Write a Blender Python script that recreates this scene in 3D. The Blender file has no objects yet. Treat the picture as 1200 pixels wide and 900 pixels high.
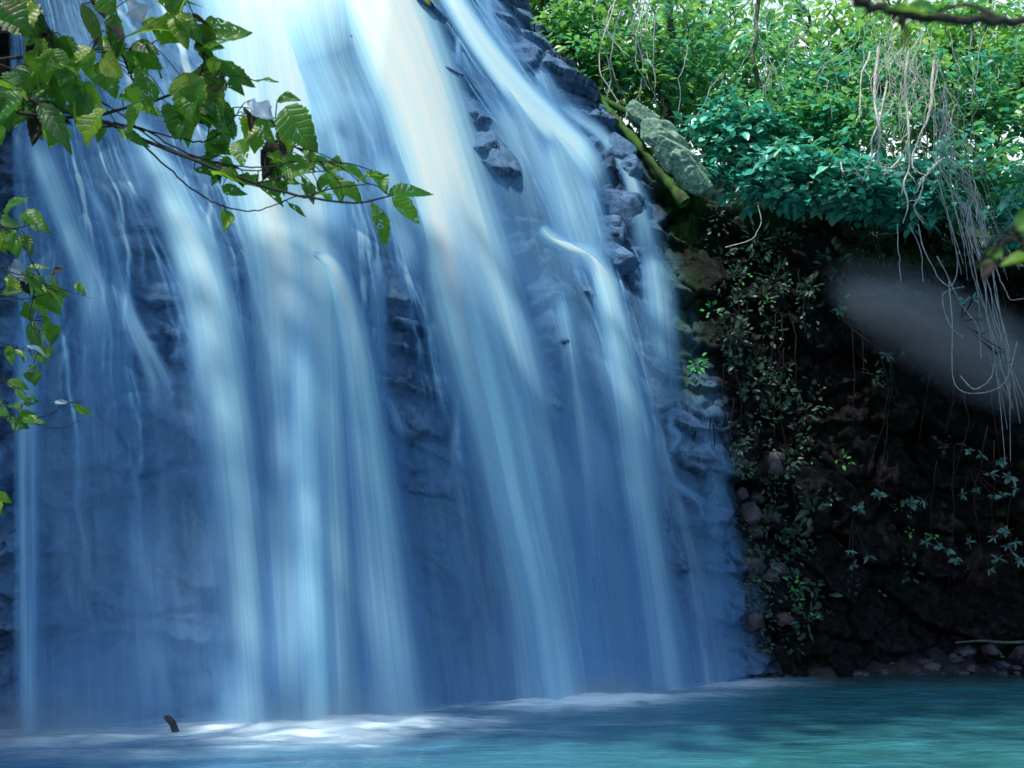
import bpy, math, random
import numpy as np
from mathutils import Vector
random.seed(7); rng = np.random.default_rng(7)
R = math.radians
sc = bpy.context.scene
COL = sc.collection

# ------------------------------------------------------------------ camera maths
CAM = np.array([0.0, 0.0, 2.0]); PITCH = R(10.5); FPX = 1167.0
FW = np.array([0, math.cos(PITCH), math.sin(PITCH)]); UP = np.array([0, -math.sin(PITCH), math.cos(PITCH)])
def ray(px, py):
    px = np.asarray(px, float); py = np.asarray(py, float)
    a = (px-600)/FPX; b = (450-py)/FPX
    return np.stack([a, FW[1]+b*UP[1], FW[2]+b*UP[2]], -1)
def at(px, py, d):                       # point seen at a pixel, at axial distance d
    return CAM + ray(px, py)*np.asarray(d, float)[..., None]
def proj(p):
    q = np.asarray(p)-CAM
    d = q[..., 1]*FW[1]+q[..., 2]*FW[2]; u = q[..., 1]*UP[1]+q[..., 2]*UP[2]
    return 600+FPX*q[..., 0]/d, 450-FPX*u/d

# ------------------------------------------------------------------ noise
def hsh(i, j, s=0):
    v = np.sin(i*127.1+j*311.7+s*74.7)*43758.5453
    return v-np.floor(v)
def vn(x, y, s=0):
    x = np.asarray(x, float); y = np.asarray(y, float)
    i = np.floor(x); j = np.floor(y); f = x-i; g = y-j
    f = f*f*f*(f*(f*6-15)+10); g = g*g*g*(g*(g*6-15)+10)
    return ((hsh(i, j, s)*(1-f)+hsh(i+1, j, s)*f)*(1-g)+(hsh(i, j+1, s)*(1-f)+hsh(i+1, j+1, s)*f)*g)*2-1
def fbm(x, y, s=0, o=4):
    r = 0; a = .5
    for k in range(o):
        r = r+a*vn(x, y, s+k*9); x = x*2.03+3.1; y = y*2.03-1.7; a *= .5
    return r
def worley(x, y, s=0):
    i = np.floor(x); j = np.floor(y)
    f1 = np.full(x.shape, 9.); f2 = np.full(x.shape, 9.); cid = np.zeros(x.shape)
    tx = np.zeros(x.shape); ty = np.zeros(x.shape)
    for a in (-1, 0, 1):
        for b in (-1, 0, 1):
            ci = i+a; cj = j+b
            ax = ci+hsh(ci, cj, s)-x; ay = cj+hsh(ci, cj, s+5)-y
            d = np.hypot(ax, ay)
            m = d < f1
            f2 = np.where(m, f1, np.minimum(f2, d))
            cid = np.where(m, hsh(ci, cj, s+11), cid)
            tx = np.where(m, ax, tx); ty = np.where(m, ay, ty)
            f1 = np.where(m, d, f1)
    return f1, f2, cid, tx, ty
def sst(a, b, x):
    t = np.clip((np.asarray(x, float)-a)/(b-a), 0, 1); return t*t*(3-2*t)

# ------------------------------------------------------------------ cliff surface y = F(x, z)
def base_y(x):
    return np.interp(x, [-16, -11, -7.3, -2.3, 1.3, 4.8, 7, 10.6, 16], [4, 9.8, 12.9, 14.7, 17.3, 19.3, 20.2, 20.5, 19.0])
def edge_x(z):
    return np.interp(z, [0, 6, 9, 11, 13.5, 16, 22], [4.95, 4.2, 3.75, 3.1, 1.7, 0.4, -3.5])
def macro(x, z):
    x = np.asarray(x, float); z = np.asarray(z, float)
    zz = np.maximum(z, 0)
    s = 0.08*zz+0.027*np.maximum(zz-3.5, 0)**2
    s = np.where(zz > 13, 0.08*13+0.027*9.5**2+(0.08+0.054*9.5)*(zz-13)*1.15, s)
    ff = base_y(x)+s
    rec = 1.5*sst(6.0, 9.0, x)*np.exp(-((z-2.6)/2.6)**2)
    top = 9.6+0.5*np.sin(x*0.9)
    fr = base_y(x)+0.12*zz+rec-0.5*sst(5, 8.5, z)+np.maximum(z-top, 0)*2.1
    w = sst(-0.5, 0.9, x-edge_x(z))
    return ff*(1-w)+fr*w
def gpath(x, z, pts, wid):
    """gaussian closeness to a path given in pixels, measured in (x,z)"""
    P = [hit(np.array(a), np.array(b)) for a, b in pts]
    m = np.full(x.shape, 1e9)
    for p, q in zip(P[:-1], P[1:]):
        ax, az, bx, bz = p[0], p[2], q[0], q[2]
        dx, dz = bx-ax, bz-az
        t = np.clip(((x-ax)*dx+(z-az)*dz)/(dx*dx+dz*dz+1e-9), 0, 1)
        m = np.minimum(m, np.hypot(x-ax-t*dx, z-az-t*dz))
    return np.exp(-(m/wid)**2)
def hit(px, py, off=0.0):
    """march a pixel ray onto the macro cliff surface (moved towards the viewer by off)"""
    d = ray(px, py); t = np.full(np.shape(px), 6.0)
    for _ in range(60):
        p = CAM+d*t[..., None]
        g = macro(p[..., 0], p[..., 2])-off-p[..., 1]
        t = t+np.clip(g, -2, 2)*0.55
    return CAM+d*t[..., None]
RIDGES = [([(480, 0), (510, 60), (548, 130), (585, 195), (615, 260), (640, 320), (660, 420), (665, 520)], .45, .95),
          ([(560, 0), (625, 60), (690, 120), (745, 190)], .4, .5),
          ([(455, 310), (480, 400), (500, 480)], .5, .35),
          ([(400, 20), (415, 80), (405, 110)], .5, .55),
          ([(705, 180), (722, 235), (716, 300)], .35, .75),
          ([(680, 330), (690, 360)], .3, .5),
          ([(800, 480), (830, 560), (850, 650)], .5, .5),
          ([(725, 560), (770, 600), (790, 680)], .45, .45),
          ([(390, 640), (410, 760)], .5, .3),
          ([(170, 250), (190, 420)], .5, .35)]
def detail(x, z):
    w = sst(-0.5, 0.9, x-edge_x(z))
    wx = x+0.5*fbm(x*.7, z*.7, 3); wz = z+0.45*fbm(x*.8+9, z*.8, 4)
    f1, f2, c1, tx, ty = worley(wx/1.25+.15*wz, wz/.95, 1)
    blk = (c1-.5)*.55+(ty)*.22+tx*(c1-.5)*.4-0.22*np.exp(-((f2-f1)/.07)**2)
    g1, g2, c2, ux, uy = worley(wx/.42+.3*wz, wz/.33, 2)
    blk2 = (c2-.5)*.2+uy*.07-0.07*np.exp(-((g2-g1)/.09)**2)
    st = wz*1.05+0.5*vn(x*.5, z*.3, 8); st = st-np.floor(st)          # ledges
    led = .28*(1-st)**1.5
    falls = blk*.75+blk2*.8+led+.10*fbm(x*4, z*4, 21)-.1
    h1, h2, c3, vx, vy = worley(wx/.55, wz/.5, 14)
    right = blk*1.1+.28*(.5-h1)+blk2*.9+.22*fbm(x*3, z*3, 31)+.5*fbm(x*.6, z*.6, 33)
    return falls*(1-w)+right*w
def build_grid_fields(x, z):
    d = detail(x, z)
    for pts, wid, amp in RIDGES:
        d = d+amp*.7*gpath(x, z, pts, wid)
    return macro(x, z)-d

# ------------------------------------------------------------------ mesh helpers
def mesh_from(name, V, F, mat, parent=None, smooth=True, uv=None, attrs=None, sides=None):
    """V (n,3), F (m,k) ints"""
    me = bpy.data.meshes.new(name); V = np.asarray(V, np.float32); F = np.asarray(F, np.int32)
    me.vertices.add(len(V)); me.vertices.foreach_set('co', V.ravel())
    k = F.shape[1]; me.loops.add(F.size); me.loops.foreach_set('vertex_index', F.ravel())
    me.polygons.add(len(F)); me.polygons.foreach_set('loop_start', np.arange(0, F.size, k, dtype=np.int32))
    me.polygons.foreach_set('use_smooth', np.full(len(F), smooth))
    if uv is not None:
        l = me.uv_layers.new(name='UVMap'); l.data.foreach_set('uv', np.asarray(uv, np.float32)[F.ravel()].ravel())
    for n, a in (attrs or {}).items():
        t = me.attributes.new(n, 'FLOAT', 'POINT'); t.data.foreach_set('value', np.asarray(a, np.float32).ravel())
    me.update(calc_edges=True); me.validate()
    if mat: me.materials.append(mat)
    o = bpy.data.objects.new(name, me); COL.objects.link(o)
    if parent: o.parent = parent
    return o
def gridf(nu, nv):
    i, j = np.meshgrid(np.arange(nu-1), np.arange(nv-1), indexing='ij')
    a = (i*nv+j).ravel(); return np.stack([a, a+nv, a+nv+1, a+1], -1)
def tag(o, label=None, cat=None, group=None, kind=None):
    if label: o['label'] = label
    if cat: o['category'] = cat
    if group: o['group'] = group
    if kind: o['kind'] = kind
    return o
def empty(name, loc, label, cat, group=None):
    o = bpy.data.objects.new(name, None); COL.objects.link(o); o.location = loc; o.empty_display_size = .2
    return tag(o, label, cat, group)
class MB:
    def __init__(s): s.V = []; s.F = []; s.n = 0; s.A = []
    def add(s, V, F, a=0.0):
        V = np.asarray(V, float); F = np.asarray(F, int)
        s.V.append(V); s.F.append(F+s.n); s.n += len(V); s.A.append(np.full(len(V), a) if np.isscalar(a) else np.asarray(a))
    def tube(s, P, r, k=6, a=0.0):
        P = np.asarray(P, float); n = len(P); r = np.broadcast_to(np.asarray(r, float), (n,))
        T = np.gradient(P, axis=0); T /= np.linalg.norm(T, axis=1)[:, None]+1e-9
        ref = np.array([0, 0, 1.]) if abs(T[:, 2]).mean() < .8 else np.array([0, 1., 0])
        A = np.cross(T, ref); A /= np.linalg.norm(A, axis=1)[:, None]+1e-9; B = np.cross(T, A)
        th = np.linspace(0, 2*np.pi, k, endpoint=False)
        V = P[:, None]+r[:, None, None]*(np.cos(th)[None, :, None]*A[:, None]+np.sin(th)[None, :, None]*B[:, None])
        i, j = np.meshgrid(np.arange(n-1), np.arange(k), indexing='ij'); i = i.ravel(); j = j.ravel(); j2 = (j+1) % k
        s.add(V.reshape(-1, 3), np.stack([i*k+j, i*k+j2, (i+1)*k+j2, (i+1)*k+j], -1), a)
    def build(s, name, mat, parent=None, smooth=True, off=None):
        V = np.concatenate(s.V); 
        if off is not None: V = V-np.asarray(off)
        return mesh_from(name, V, np.concatenate(s.F), mat, parent, smooth, attrs={'rnd': np.concatenate(s.A)})
def spline(pts, n):
    """catmull-rom through points (any dimension)"""
    P = np.asarray(pts, float); P = np.vstack([2*P[0]-P[1], P, 2*P[-1]-P[-2]])
    m = len(P)-3; t = np.linspace(0, m-1e-6, n); i = t.astype(int); f = (t-i)[:, None]
    a, b, c, d = P[i], P[i+1], P[i+2], P[i+3]
    return .5*((2*b)+(-a+c)*f+(2*a-5*b+4*c-d)*f**2+(-a+3*b-3*c+d)*f**3)

# ------------------------------------------------------------------ materials
class NT:
    def __init__(s, name):
        s.m = bpy.data.materials.new(name); s.m.use_nodes = True; s.t = s.m.node_tree; s.t.nodes.clear()
        s.out = s.n('ShaderNodeOutputMaterial')
    def n(s, typ, **kw):
        o = s.t.nodes.new(typ)
        for k, v in kw.items():
            if k.startswith('i_'):
                o.inputs[k[2:].replace('_', ' ')].default_value = v
            else: setattr(o, k, v)
        return o
    def l(s, a, b): s.t.links.new(a, b)
    def math(s, op, a, b=None, clamp=False):
        o = s.n('ShaderNodeMath', operation=op, use_clamp=clamp)
        for i, v in enumerate((a, b)):
            if v is None: continue
            if isinstance(v, (int, float)): o.inputs[i].default_value = v
            else: s.l(v, o.inputs[i])
        return o.outputs[0]
    def mix(s, f, a, b):
        o = s.n('ShaderNodeMix', data_type='RGBA')
        for i, v in ((0, f), (6, a), (7, b)):
            if isinstance(v, (int, float)): o.inputs[i].default_value = v
            elif isinstance(v, tuple): o.inputs[i].default_value = (*v, 1) if len(v) == 3 else v
            else: s.l(v, o.inputs[i])
        return o.outputs[2]
    def ramp(s, f, stops):
        o = s.n('ShaderNodeValToRGB'); e = o.color_ramp.elements
        while len(e) < len(stops): e.new(.5)
        for k, (p, c) in zip(e, stops):
            k.position = p; k.color = (*c, 1) if isinstance(c, tuple) else (c, c, c, 1)
        s.l(f, o.inputs[0]); return o.outputs[0]
    def coord(s, scale=(1, 1, 1), uv=False):
        tc = s.n('ShaderNodeTexCoord'); mp = s.n('ShaderNodeMapping'); mp.inputs['Scale'].default_value = scale
        s.l(tc.outputs['UV' if uv else 'Object'], mp.inputs[0]); return mp.outputs[0]
    def noise(s, vec, scale=1, detail=4, rough=.5, dist=0):
        o = s.n('ShaderNodeTexNoise'); s.l(vec, o.inputs['Vector'])
        o.inputs['Scale'].default_value = scale; o.inputs['Detail'].default_value = detail
        o.inputs['Roughness'].default_value = rough; o.inputs['Distortion'].default_value = dist
        return o.outputs[0]
    def attr(s, name):
        o = s.n('ShaderNodeAttribute'); o.attribute_name = name; return o.outputs['Fac']
    def bump(s, h, st, dist=.05, normal=None):
        o = s.n('ShaderNodeBump'); o.inputs['Strength'].default_value = st; o.inputs['Distance'].default_value = dist
        s.l(h, o.inputs['Height'])
        if normal is not None: s.l(normal, o.inputs['Normal'])
        return o.outputs[0]
    def bsdf(s, base, rough=.6, spec=.5, normal=None, out=True):
        b = s.n('ShaderNodeBsdfPrincipled')
        if isinstance(base, tuple): b.inputs['Base Color'].default_value = (*base, 1)
        else: s.l(base, b.inputs['Base Color'])
        if isinstance(rough, (int, float)): b.inputs['Roughness'].default_value = rough
        else: s.l(rough, b.inputs['Roughness'])
        b.inputs['Specular IOR Level'].default_value = spec
        if normal is not None: s.l(normal, b.inputs['Normal'])
        if out: s.l(b.outputs[0], s.out.inputs['Surface'])
        return b

def mat_rock():
    t = NT('wet_rock'); c = t.coord()
    n1 = t.noise(c, .9, 6, .6); n2 = t.noise(c, 5, 8, .65); n3 = t.noise(c, 22, 6, .7)
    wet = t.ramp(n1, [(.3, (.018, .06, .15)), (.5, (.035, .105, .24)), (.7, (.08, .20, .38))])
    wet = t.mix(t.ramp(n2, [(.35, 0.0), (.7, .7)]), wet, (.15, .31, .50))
    dry = t.ramp(n2, [(.3, (.001, .001, .001)), (.5, (.0035, .003, .004)), (.64, (.022, .018, .027)), (.82, (.045, .040, .060))])  # near-black: shade under the overhang is put into the dry wall's colour
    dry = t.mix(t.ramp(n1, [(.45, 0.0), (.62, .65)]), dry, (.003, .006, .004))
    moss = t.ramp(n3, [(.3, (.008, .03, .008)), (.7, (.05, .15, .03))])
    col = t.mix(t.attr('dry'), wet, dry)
    mk = t.math('MULTIPLY', t.attr('moss'), t.ramp(n2, [(.35, .15), (.55, 1.0)]))
    col = t.mix(mk, col, moss)
    h = t.math('ADD', t.math('MULTIPLY', n2, 1.0), t.math('MULTIPLY', n3, .35))
    nr = t.bump(h, .9, .12)
    b = t.bsdf(col, t.ramp(n3, [(.3, .30), (.7, .6)]), .4, nr)
    # spec lower on the dry wall
    t.l(t.math('SUBTRACT', .45, t.math('MULTIPLY', t.attr('dry'), .3)), b.inputs['Specular IOR Level'])
    return t.m
def mat_boulder(name, a, b, moss=0.0):
    t = NT(name); c = t.coord(); n = t.noise(c, 3, 8, .65); n2 = t.noise(c, 14, 6, .6)
    col = t.ramp(n, [(.3, a), (.7, b)])
    if moss: col = t.mix(t.ramp(n2, [(.4, 0.0), (.6, moss)]), col, (.03, .10, .03))
    t.bsdf(col, .55, .4, t.bump(t.math('ADD', n, t.math('MULTIPLY', n2, .4)), .8, .06)); return t.m
def mat_water(name, blue=(.08, .31, .70), white=(.52, .86, .99), thick=(.93, .96, .90), gain=1.0, fx=9.0, fy=.35, lo=.25, mx=.97, con=.8):
    """falling water: long-exposure streaks; thin water bluish, thick water white, then a painted sunlit cream"""
    t = NT(name)
    c1 = t.coord((fx, fy, 1), True); c2 = t.coord((fx*3.3, fy*.8, 1), True); c3 = t.coord((fx*.33, fy*1.2, 1), True)
    n1 = t.noise(c1, 1, 3, .55); n2 = t.noise(c2, 1, 3, .6); n3 = t.noise(c3, 1, 3, .5)
    s = t.math('ADD', t.math('MULTIPLY', n1, .45), t.math('ADD', t.math('MULTIPLY', n2, .25), t.math('MULTIPLY', n3, .3)))
    s = t.math('MULTIPLY', t.math('SUBTRACT', s, lo), 1.0/(.72-lo), True)      # 0..1 streaks
    d = t.attr('dens')
    # contrast of streaks fades where the water is thick
    k = t.math('ADD', t.math('MULTIPLY', s, con), 1.0-con*.62)
    a = t.math('MULTIPLY', t.math('MULTIPLY', d, k), -1.25*gain)
    a = t.math('SUBTRACT', 1.0, t.math('EXPONENT', a), True)
    a = t.math('MINIMUM', a, mx)
    col = t.mix(t.ramp(a, [(.0, 0.0), (.45, .42), (.9, 1.0)]), blue, white)
    col = t.mix(t.math('MULTIPLY', t.ramp(t.math('MULTIPLY', d, .5), [(.5, 0.0), (.95, 1.0)]), t.math('ADD', .35, t.math('MULTIPLY', s, .9)), True), col, thick)  # warm sunlight put into the colour of the densest water
    df = t.n('ShaderNodeBsdfDiffuse'); t.l(col, df.inputs[0])
    tl = t.n('ShaderNodeBsdfTranslucent'); t.l(col, tl.inputs[0])
    m1 = t.n('ShaderNodeMixShader'); m1.inputs[0].default_value = .3; t.l(df.outputs[0], m1.inputs[1]); t.l(tl.outputs[0], m1.inputs[2])
    tr = t.n('ShaderNodeBsdfTransparent')
    m2 = t.n('ShaderNodeMixShader'); t.l(a, m2.inputs[0]); t.l(tr.outputs[0], m2.inputs[1]); t.l(m1.outputs[0], m2.inputs[2])
    t.l(m2.outputs[0], t.out.inputs[0]); return t.m
def mat_leaf(name, stops, trans=.45, rough=.35, spec=.5, holes=False, tint=(.35, .75, .05), pat=14):
    t = NT(name); r = t.attr('rnd'); c = t.coord(); n = t.noise(c, pat, 4, .6)
    f = t.math('ADD', t.math('MULTIPLY', r, .75), t.math('MULTIPLY', n, .25))
    col = t.ramp(f, stops)
    bh = n
    if holes:
        la = t.math('ABSOLUTE', t.attr('ls')); ph = t.math('SUBTRACT', t.math('MULTIPLY', t.attr('lt'), 46.0), t.math('MULTIPLY', la, 9.0))
        sv = t.math('POWER', t.math('ABSOLUTE', t.math('SINE', t.math('MULTIPLY', ph, .5))), 14.0)
        mid_ = t.math('SUBTRACT', 1.0, t.math('MULTIPLY', la, 12.0), True)
        vein = t.math('MAXIMUM', t.math('MULTIPLY', sv, .6), mid_)
        col = t.mix(t.math('MULTIPLY', vein, .10), col, (.12, .24, .06))
        blot = t.ramp(t.noise(c, 16, 3, .6), [(.56, 0.0), (.68, .7)]); col = t.mix(blot, col, (.05, .035, .01))
        bh = t.math('SUBTRACT', n, t.math('MULTIPLY', vein, .6))
    b = t.bsdf(col, rough, spec, t.bump(bh, .3 if holes else .25, .02), out=False)
    tl = t.n('ShaderNodeBsdfTranslucent'); t.l(t.mix(.55, col, tint), tl.inputs[0])
    m = t.n('ShaderNodeMixShader'); m.inputs[0].default_value = trans
    t.l(b.outputs[0], m.inputs[1]); t.l(tl.outputs[0], m.inputs[2]); last = m.outputs[0]
    if holes:
        h = t.math('GREATER_THAN', t.math('ADD', t.math('MULTIPLY', t.noise(c, 38, 3, .65, .6), .7), t.math('MULTIPLY', t.noise(c, 9, 2, .5), .3)), .612)
        tr = t.n('ShaderNodeBsdfTransparent'); m2 = t.n('ShaderNodeMixShader')
        t.l(h, m2.inputs[0]); t.l(last, m2.inputs[1]); t.l(tr.outputs[0], m2.inputs[2]); last = m2.outputs[0]
    t.l(last, t.out.inputs[0]); return t.m
def mat_bark(name, a, b, moss=0.0, sc_=12):
    t = NT(name); c = t.coord((1, 1, .3)); n = t.noise(c, sc_, 5, .6)
    col = t.ramp(n, [(.3, a), (.7, b)])
    if moss: col = t.mix(t.ramp(t.noise(t.coord(), 5, 5, .6), [(.38, 0.0), (.55, moss)]), col, (.04, .13, .02))
    t.bsdf(col, .75, .25, t.bump(n, .6, .02)); return t.m
def mat_pool():
    t = NT('pool_water'); c = t.coord((.6, 1.7, 1)); w1 = t.noise(c, 1.7, 7, .62, .8); w2 = t.noise(c, 5.5, 4, .6, .5)
    cb = t.coord((.16, .3, 1)); big = t.noise(cb, 1, 3, .5)
    col = t.ramp(big, [(.3, (.022, .10, .14)), (.5, (.030, .155, .165)), (.7, (.024, .125, .17))])
    col = t.mix(t.ramp(w1, [(.40, 0.0), (.70, .65)]), col, (.06, .29, .36))
    f0 = t.attr('foam')
    ns = t.noise(t.coord((.8, 2.4, 1)), 2.2, 7, .62, .5)
    fm = t.math('MULTIPLY', f0, t.ramp(ns, [(.25, .55), (.62, 1.35)]), True)
    fm = t.math('POWER', fm, 1.6)
    blu = t.attr('blu')
    col = t.mix(blu, col, (.07, .20, .36))
    col = t.mix(t.attr('bank_refl'), col, (.018, .030, .036))  # dark bank's reflection painted into the water colour along the right shore
    col = t.mix(fm, col, (.74, .90, .96))
    h = t.math('ADD', w1, t.math('MULTIPLY', w2, .35))
    nr = t.bump(h, .6, .10)
    b = t.bsdf(col, .2, .5, nr); t.l(t.math('ADD', .10, t.math('MULTIPLY', fm, .6)), b.inputs['Roughness'])
    return t.m
def mat_mist(name, dens, color=(.8, .9, 1.0), nscale=.8):
    t = NT(name); tc = t.n('ShaderNodeTexCoord')
    # soft ellipsoid falloff in the object's own unit space
    ln = t.n('ShaderNodeVectorMath', operation='LENGTH'); t.l(tc.outputs['Object'], ln.inputs[0])
    f = t.math('SUBTRACT', 1.0, ln.outputs['Value'], True); f = t.math('POWER', f, 1.7)
    n = t.noise(tc.outputs['Object'], 1.6/nscale, 3, .5)
    f = t.math('MULTIPLY', f, t.ramp(n, [(.3, .2), (.7, 1.0)]))
    v = t.n('ShaderNodeVolumeScatter'); v.inputs['Color'].default_value = (*color, 1); v.inputs['Anisotropy'].default_value = .55
    t.l(t.math('MULTIPLY', f, dens), v.inputs['Density']); t.l(v.outputs[0], t.out.inputs['Volume']); return t.m

M_rock = mat_rock()
M_veil = mat_water('falling_water_veil', blue=(.07, .23, .58), white=(.48, .80, .98), gain=.88, fx=70, fy=.3, lo=.30, mx=.85)
M_fall = mat_water('falling_water', gain=1.65, fx=10.0, fy=.13, lo=.28, con=.75)
M_strand = mat_water('falling_water_strand', gain=.95, fx=14.0, fy=.4, lo=.25)
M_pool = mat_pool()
M_can = mat_leaf('canopy_leaf', [(.05, (.006, .07, .055)), (.4, (.025, .24, .17)), (.6, (.07, .42, .22)), (.8, (.26, .52, .10)), (1, (.62, .66, .22)), (1, (.48, .58, .10))], .45, .33, .6, pat=2)  # palest yellow stops put sunlit highlights into the leaf colour
M_mid = mat_leaf('emerald_leaf', [(.05, (.006, .08, .065)), (.45, (.03, .32, .25)), (.75, (.10, .54, .34)), (.95, (.48, .68, .16))], .4, .3, .6, pat=2)
M_teal = mat_leaf('shaded_leaf', [(.1, (.012, .11, .10)), (.5, (.05, .46, .38)), (.75, (.20, .66, .54)), (.95, (.50, .76, .45))], .25, .3, .7, tint=(.1, .55, .2), pat=2)
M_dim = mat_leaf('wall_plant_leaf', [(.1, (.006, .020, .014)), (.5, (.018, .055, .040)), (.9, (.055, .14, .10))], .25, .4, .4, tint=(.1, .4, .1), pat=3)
M_lime = mat_leaf('bright_small_leaf', [(.1, (.03, .28, .07)), (.9, (.10, .50, .12))], .4, .4, .4, pat=3)
M_grey = mat_leaf('pale_rosette_leaf', [(.1, (.025, .09, .08)), (.9, (.10, .25, .22))], .2, .4, .5, tint=(.1, .4, .2), pat=3)
M_near = mat_leaf('broad_leaf', [(.1, (.005, .03, .010)), (.4, (.02, .12, .016)), (.75, (.09, .22, .012)), (1, (.26, .30, .02))], .55, .38, .45, True, tint=(.30, .62, .03), pat=9)
M_dead = mat_leaf('dead_leaf', [(.1, (.006, .006, .005)), (.9, (.022, .018, .012))], .15, .6, .3, tint=(.1, .08, .03))
M_pale = mat_leaf('pale_underside_leaf', [(.1, (.10, .17, .24)), (.9, (.19, .28, .38))], .2, .5, .4, tint=(.5, .6, .6))
M_yel = mat_leaf('yellow_leaf', [(.1, (.35, .28, .02)), (.9, (.5, .42, .03))], .4, .5, .4, tint=(.6, .5, .03))
M_twig = mat_bark('dark_twig', (.008, .008, .007), (.03, .026, .022), sc_=40)
M_trunk = mat_bark('tree_bark', (.03, .035, .035), (.13, .14, .13), .3)
M_mossbark = mat_bark('mossy_bark', (.015, .02, .012), (.05, .05, .035), 1.0)
M_root = mat_bark('pale_root', (.34, .34, .32), (.80, .78, .72), sc_=25)
M_vine = mat_bark('grey_vine', (.16, .20, .21), (.48, .52, .52), sc_=25)
M_soil = mat_boulder('forest_soil', (.008, .012, .008), (.03, .035, .02), .6)

# ------------------------------------------------------------------ cliff
nx, nz = 640, 430
xs = np.linspace(-15.5, 15.5, nx); zs = np.concatenate([np.linspace(-1.5, 17, nz-30), np.linspace(17.1, 22, 30)])
X, Z = np.meshgrid(xs, zs, indexing='ij')
Y = build_grid_fields(X, Z)
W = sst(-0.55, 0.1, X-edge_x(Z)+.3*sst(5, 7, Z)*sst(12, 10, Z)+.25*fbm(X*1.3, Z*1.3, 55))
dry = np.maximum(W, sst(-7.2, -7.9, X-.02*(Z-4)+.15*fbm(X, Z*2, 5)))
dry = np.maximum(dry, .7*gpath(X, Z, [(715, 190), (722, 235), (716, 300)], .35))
# the mossy strip along the upper right edge of the falls
mo = gpath(X, Z, [(625, 30), (690, 110), (745, 165), (790, 225), (800, 260)], .55)*sst(-.7, .1, X-edge_x(Z))
mo = np.maximum(mo, W*sst(9, 10.5, Z)); mo = np.maximum(mo, 1.0*gpath(X, Z, [(765, 290), (785, 350), (800, 450)], .5))
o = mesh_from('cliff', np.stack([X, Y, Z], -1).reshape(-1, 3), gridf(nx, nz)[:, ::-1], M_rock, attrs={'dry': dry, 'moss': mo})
tag(o, kind='structure')
# fast lookup of the real rock surface
def rock_y(x, z):
    x = np.atleast_1d(x); z = np.atleast_1d(z)
    i = np.clip(np.searchsorted(xs, x)-1, 0, nx-2); j = np.clip(np.searchsorted(zs, z)-1, 0, nz-2)
    return np.minimum.reduce([Y[i, j], Y[i+1, j], Y[i, j+1], Y[i+1, j+1]])

# forested slope above the right wall and ground around
gx = np.linspace(-70, 70, 90); gy = np.concatenate([np.linspace(20, 40, 60), np.linspace(41, 300, 30)])
GX, GY = np.meshgrid(gx, gy, indexing='ij')
def slope_z(x, y):
    z = 10.0+(y-21.5)*.48
    z = np.where(y > 34, 16+ (y-34)*.10, z)
    z = z+ 5.5*sst(1.5, -4, x)
    return z+.3*fbm(x*.6, y*.6, 61)
GZ = np.where(GY < 20.8, 8.2, slope_z(GX, GY)); GZ = np.where((GX < 1.6+0*GY) & (GY < 30), np.minimum(GZ, 9.0+(GY-20)*.3), GZ)
tag(mesh_from('hillside', np.stack([GX, GY, GZ], -1).reshape(-1, 3), gridf(90, 90), M_soil), kind='structure')
tag(mesh_from('ground', [(-300, -300, -2), (300, -300, -2), (300, 400, -2), (-300, 400, -2)], [(0, 1, 2, 3)], M_soil), kind='structure')

# ------------------------------------------------------------------ pool
px_ = np.linspace(-16, 16, 420); py_ = np.concatenate([np.linspace(-14, 8.9, 50), np.linspace(9, 22.4, 420)])
PX, PY = np.meshgrid(px_, py_, indexing='ij')
PZ = .016*fbm(PX*.9, PY*2.6, 71, 5)*2+.010*np.sin(PX*1.1+PY*2.7+2*fbm(PX*.4, PY*.5, 3))
dist = base_y(PX)-PY-.35                                     # metres in front of the rock foot
uu, vv = proj(np.stack([PX, PY, PZ], -1))
def blob(cx, cy, rx, ry): return np.exp(-((uu-cx)/rx)**2-((vv-cy)/ry)**2)
infalls = 1-sst(4.2, 5.6, PX)
foam = .62*infalls*np.exp(-(np.maximum(dist, 0)/.8)**2)
def ground(px, py):
    r = ray(px, py); return CAM+r*(-CAM[2]/r[2])
for (x0, y0, rx, ry, a) in [(60, 864, 1.5, .40, .62), (180, 858, 1.5, .42, .55), (300, 853, 1.3, .50, .85), (390, 849, 1.25, .55, 1.3), (440, 848, 1.1, .45, 1.1), (520, 845, .9, .30, .75), (585, 853, .8, .12, .4), (110, 880, 1.6, .22, .35), (424, 871, .25, .07, .5), (300, 872, .9, .14, .4),
                            (600, 826, .8, .3, .6), (665, 820, 1.2, .48, 1.2), (730, 817, 1.2, .38, .9), (800, 813, 1.2, .3, .55), (860, 800, 1.4, .38, .6), (800, 803, 1.2, .3, .4), (780, 846, 1.1, .08, .25), (960, 850, 1.2, .10, .14)]:
    gp = ground(x0, y0+3); ry *= 1.9; rx *= 1.15; th = math.atan(.42); dx = PX-gp[0]; dy = PY-gp[1]; u = dx*math.cos(th)+dy*math.sin(th); v = -dx*math.sin(th)+dy*math.cos(th)
    if a < .5: u, v = dx, dy
    foam = np.maximum(foam, 1.15*a*np.exp(-(u/rx)**2-(v/ry)**2))
PZ = PZ+.10*np.clip(foam, 0, 1)**2*(.6+.6*fbm(PX*2.5, PY*4, 12))
blu = np.clip(1.0-sst(-3.5, 4.0, PX-.45*(PY-12)), 0, 1)*.9
tag(mesh_from('pool', np.stack([PX, PY, PZ], -1).reshape(-1, 3), gridf(420, 470), M_pool, attrs={'foam': foam, 'blu': blu, 'bank_refl': .9*(1-sst(.2, 2.6, dist+.5*fbm(PX*.8, PY*.8, 44)))*sst(4.5, 6.5, PX)}), kind='structure')

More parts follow.
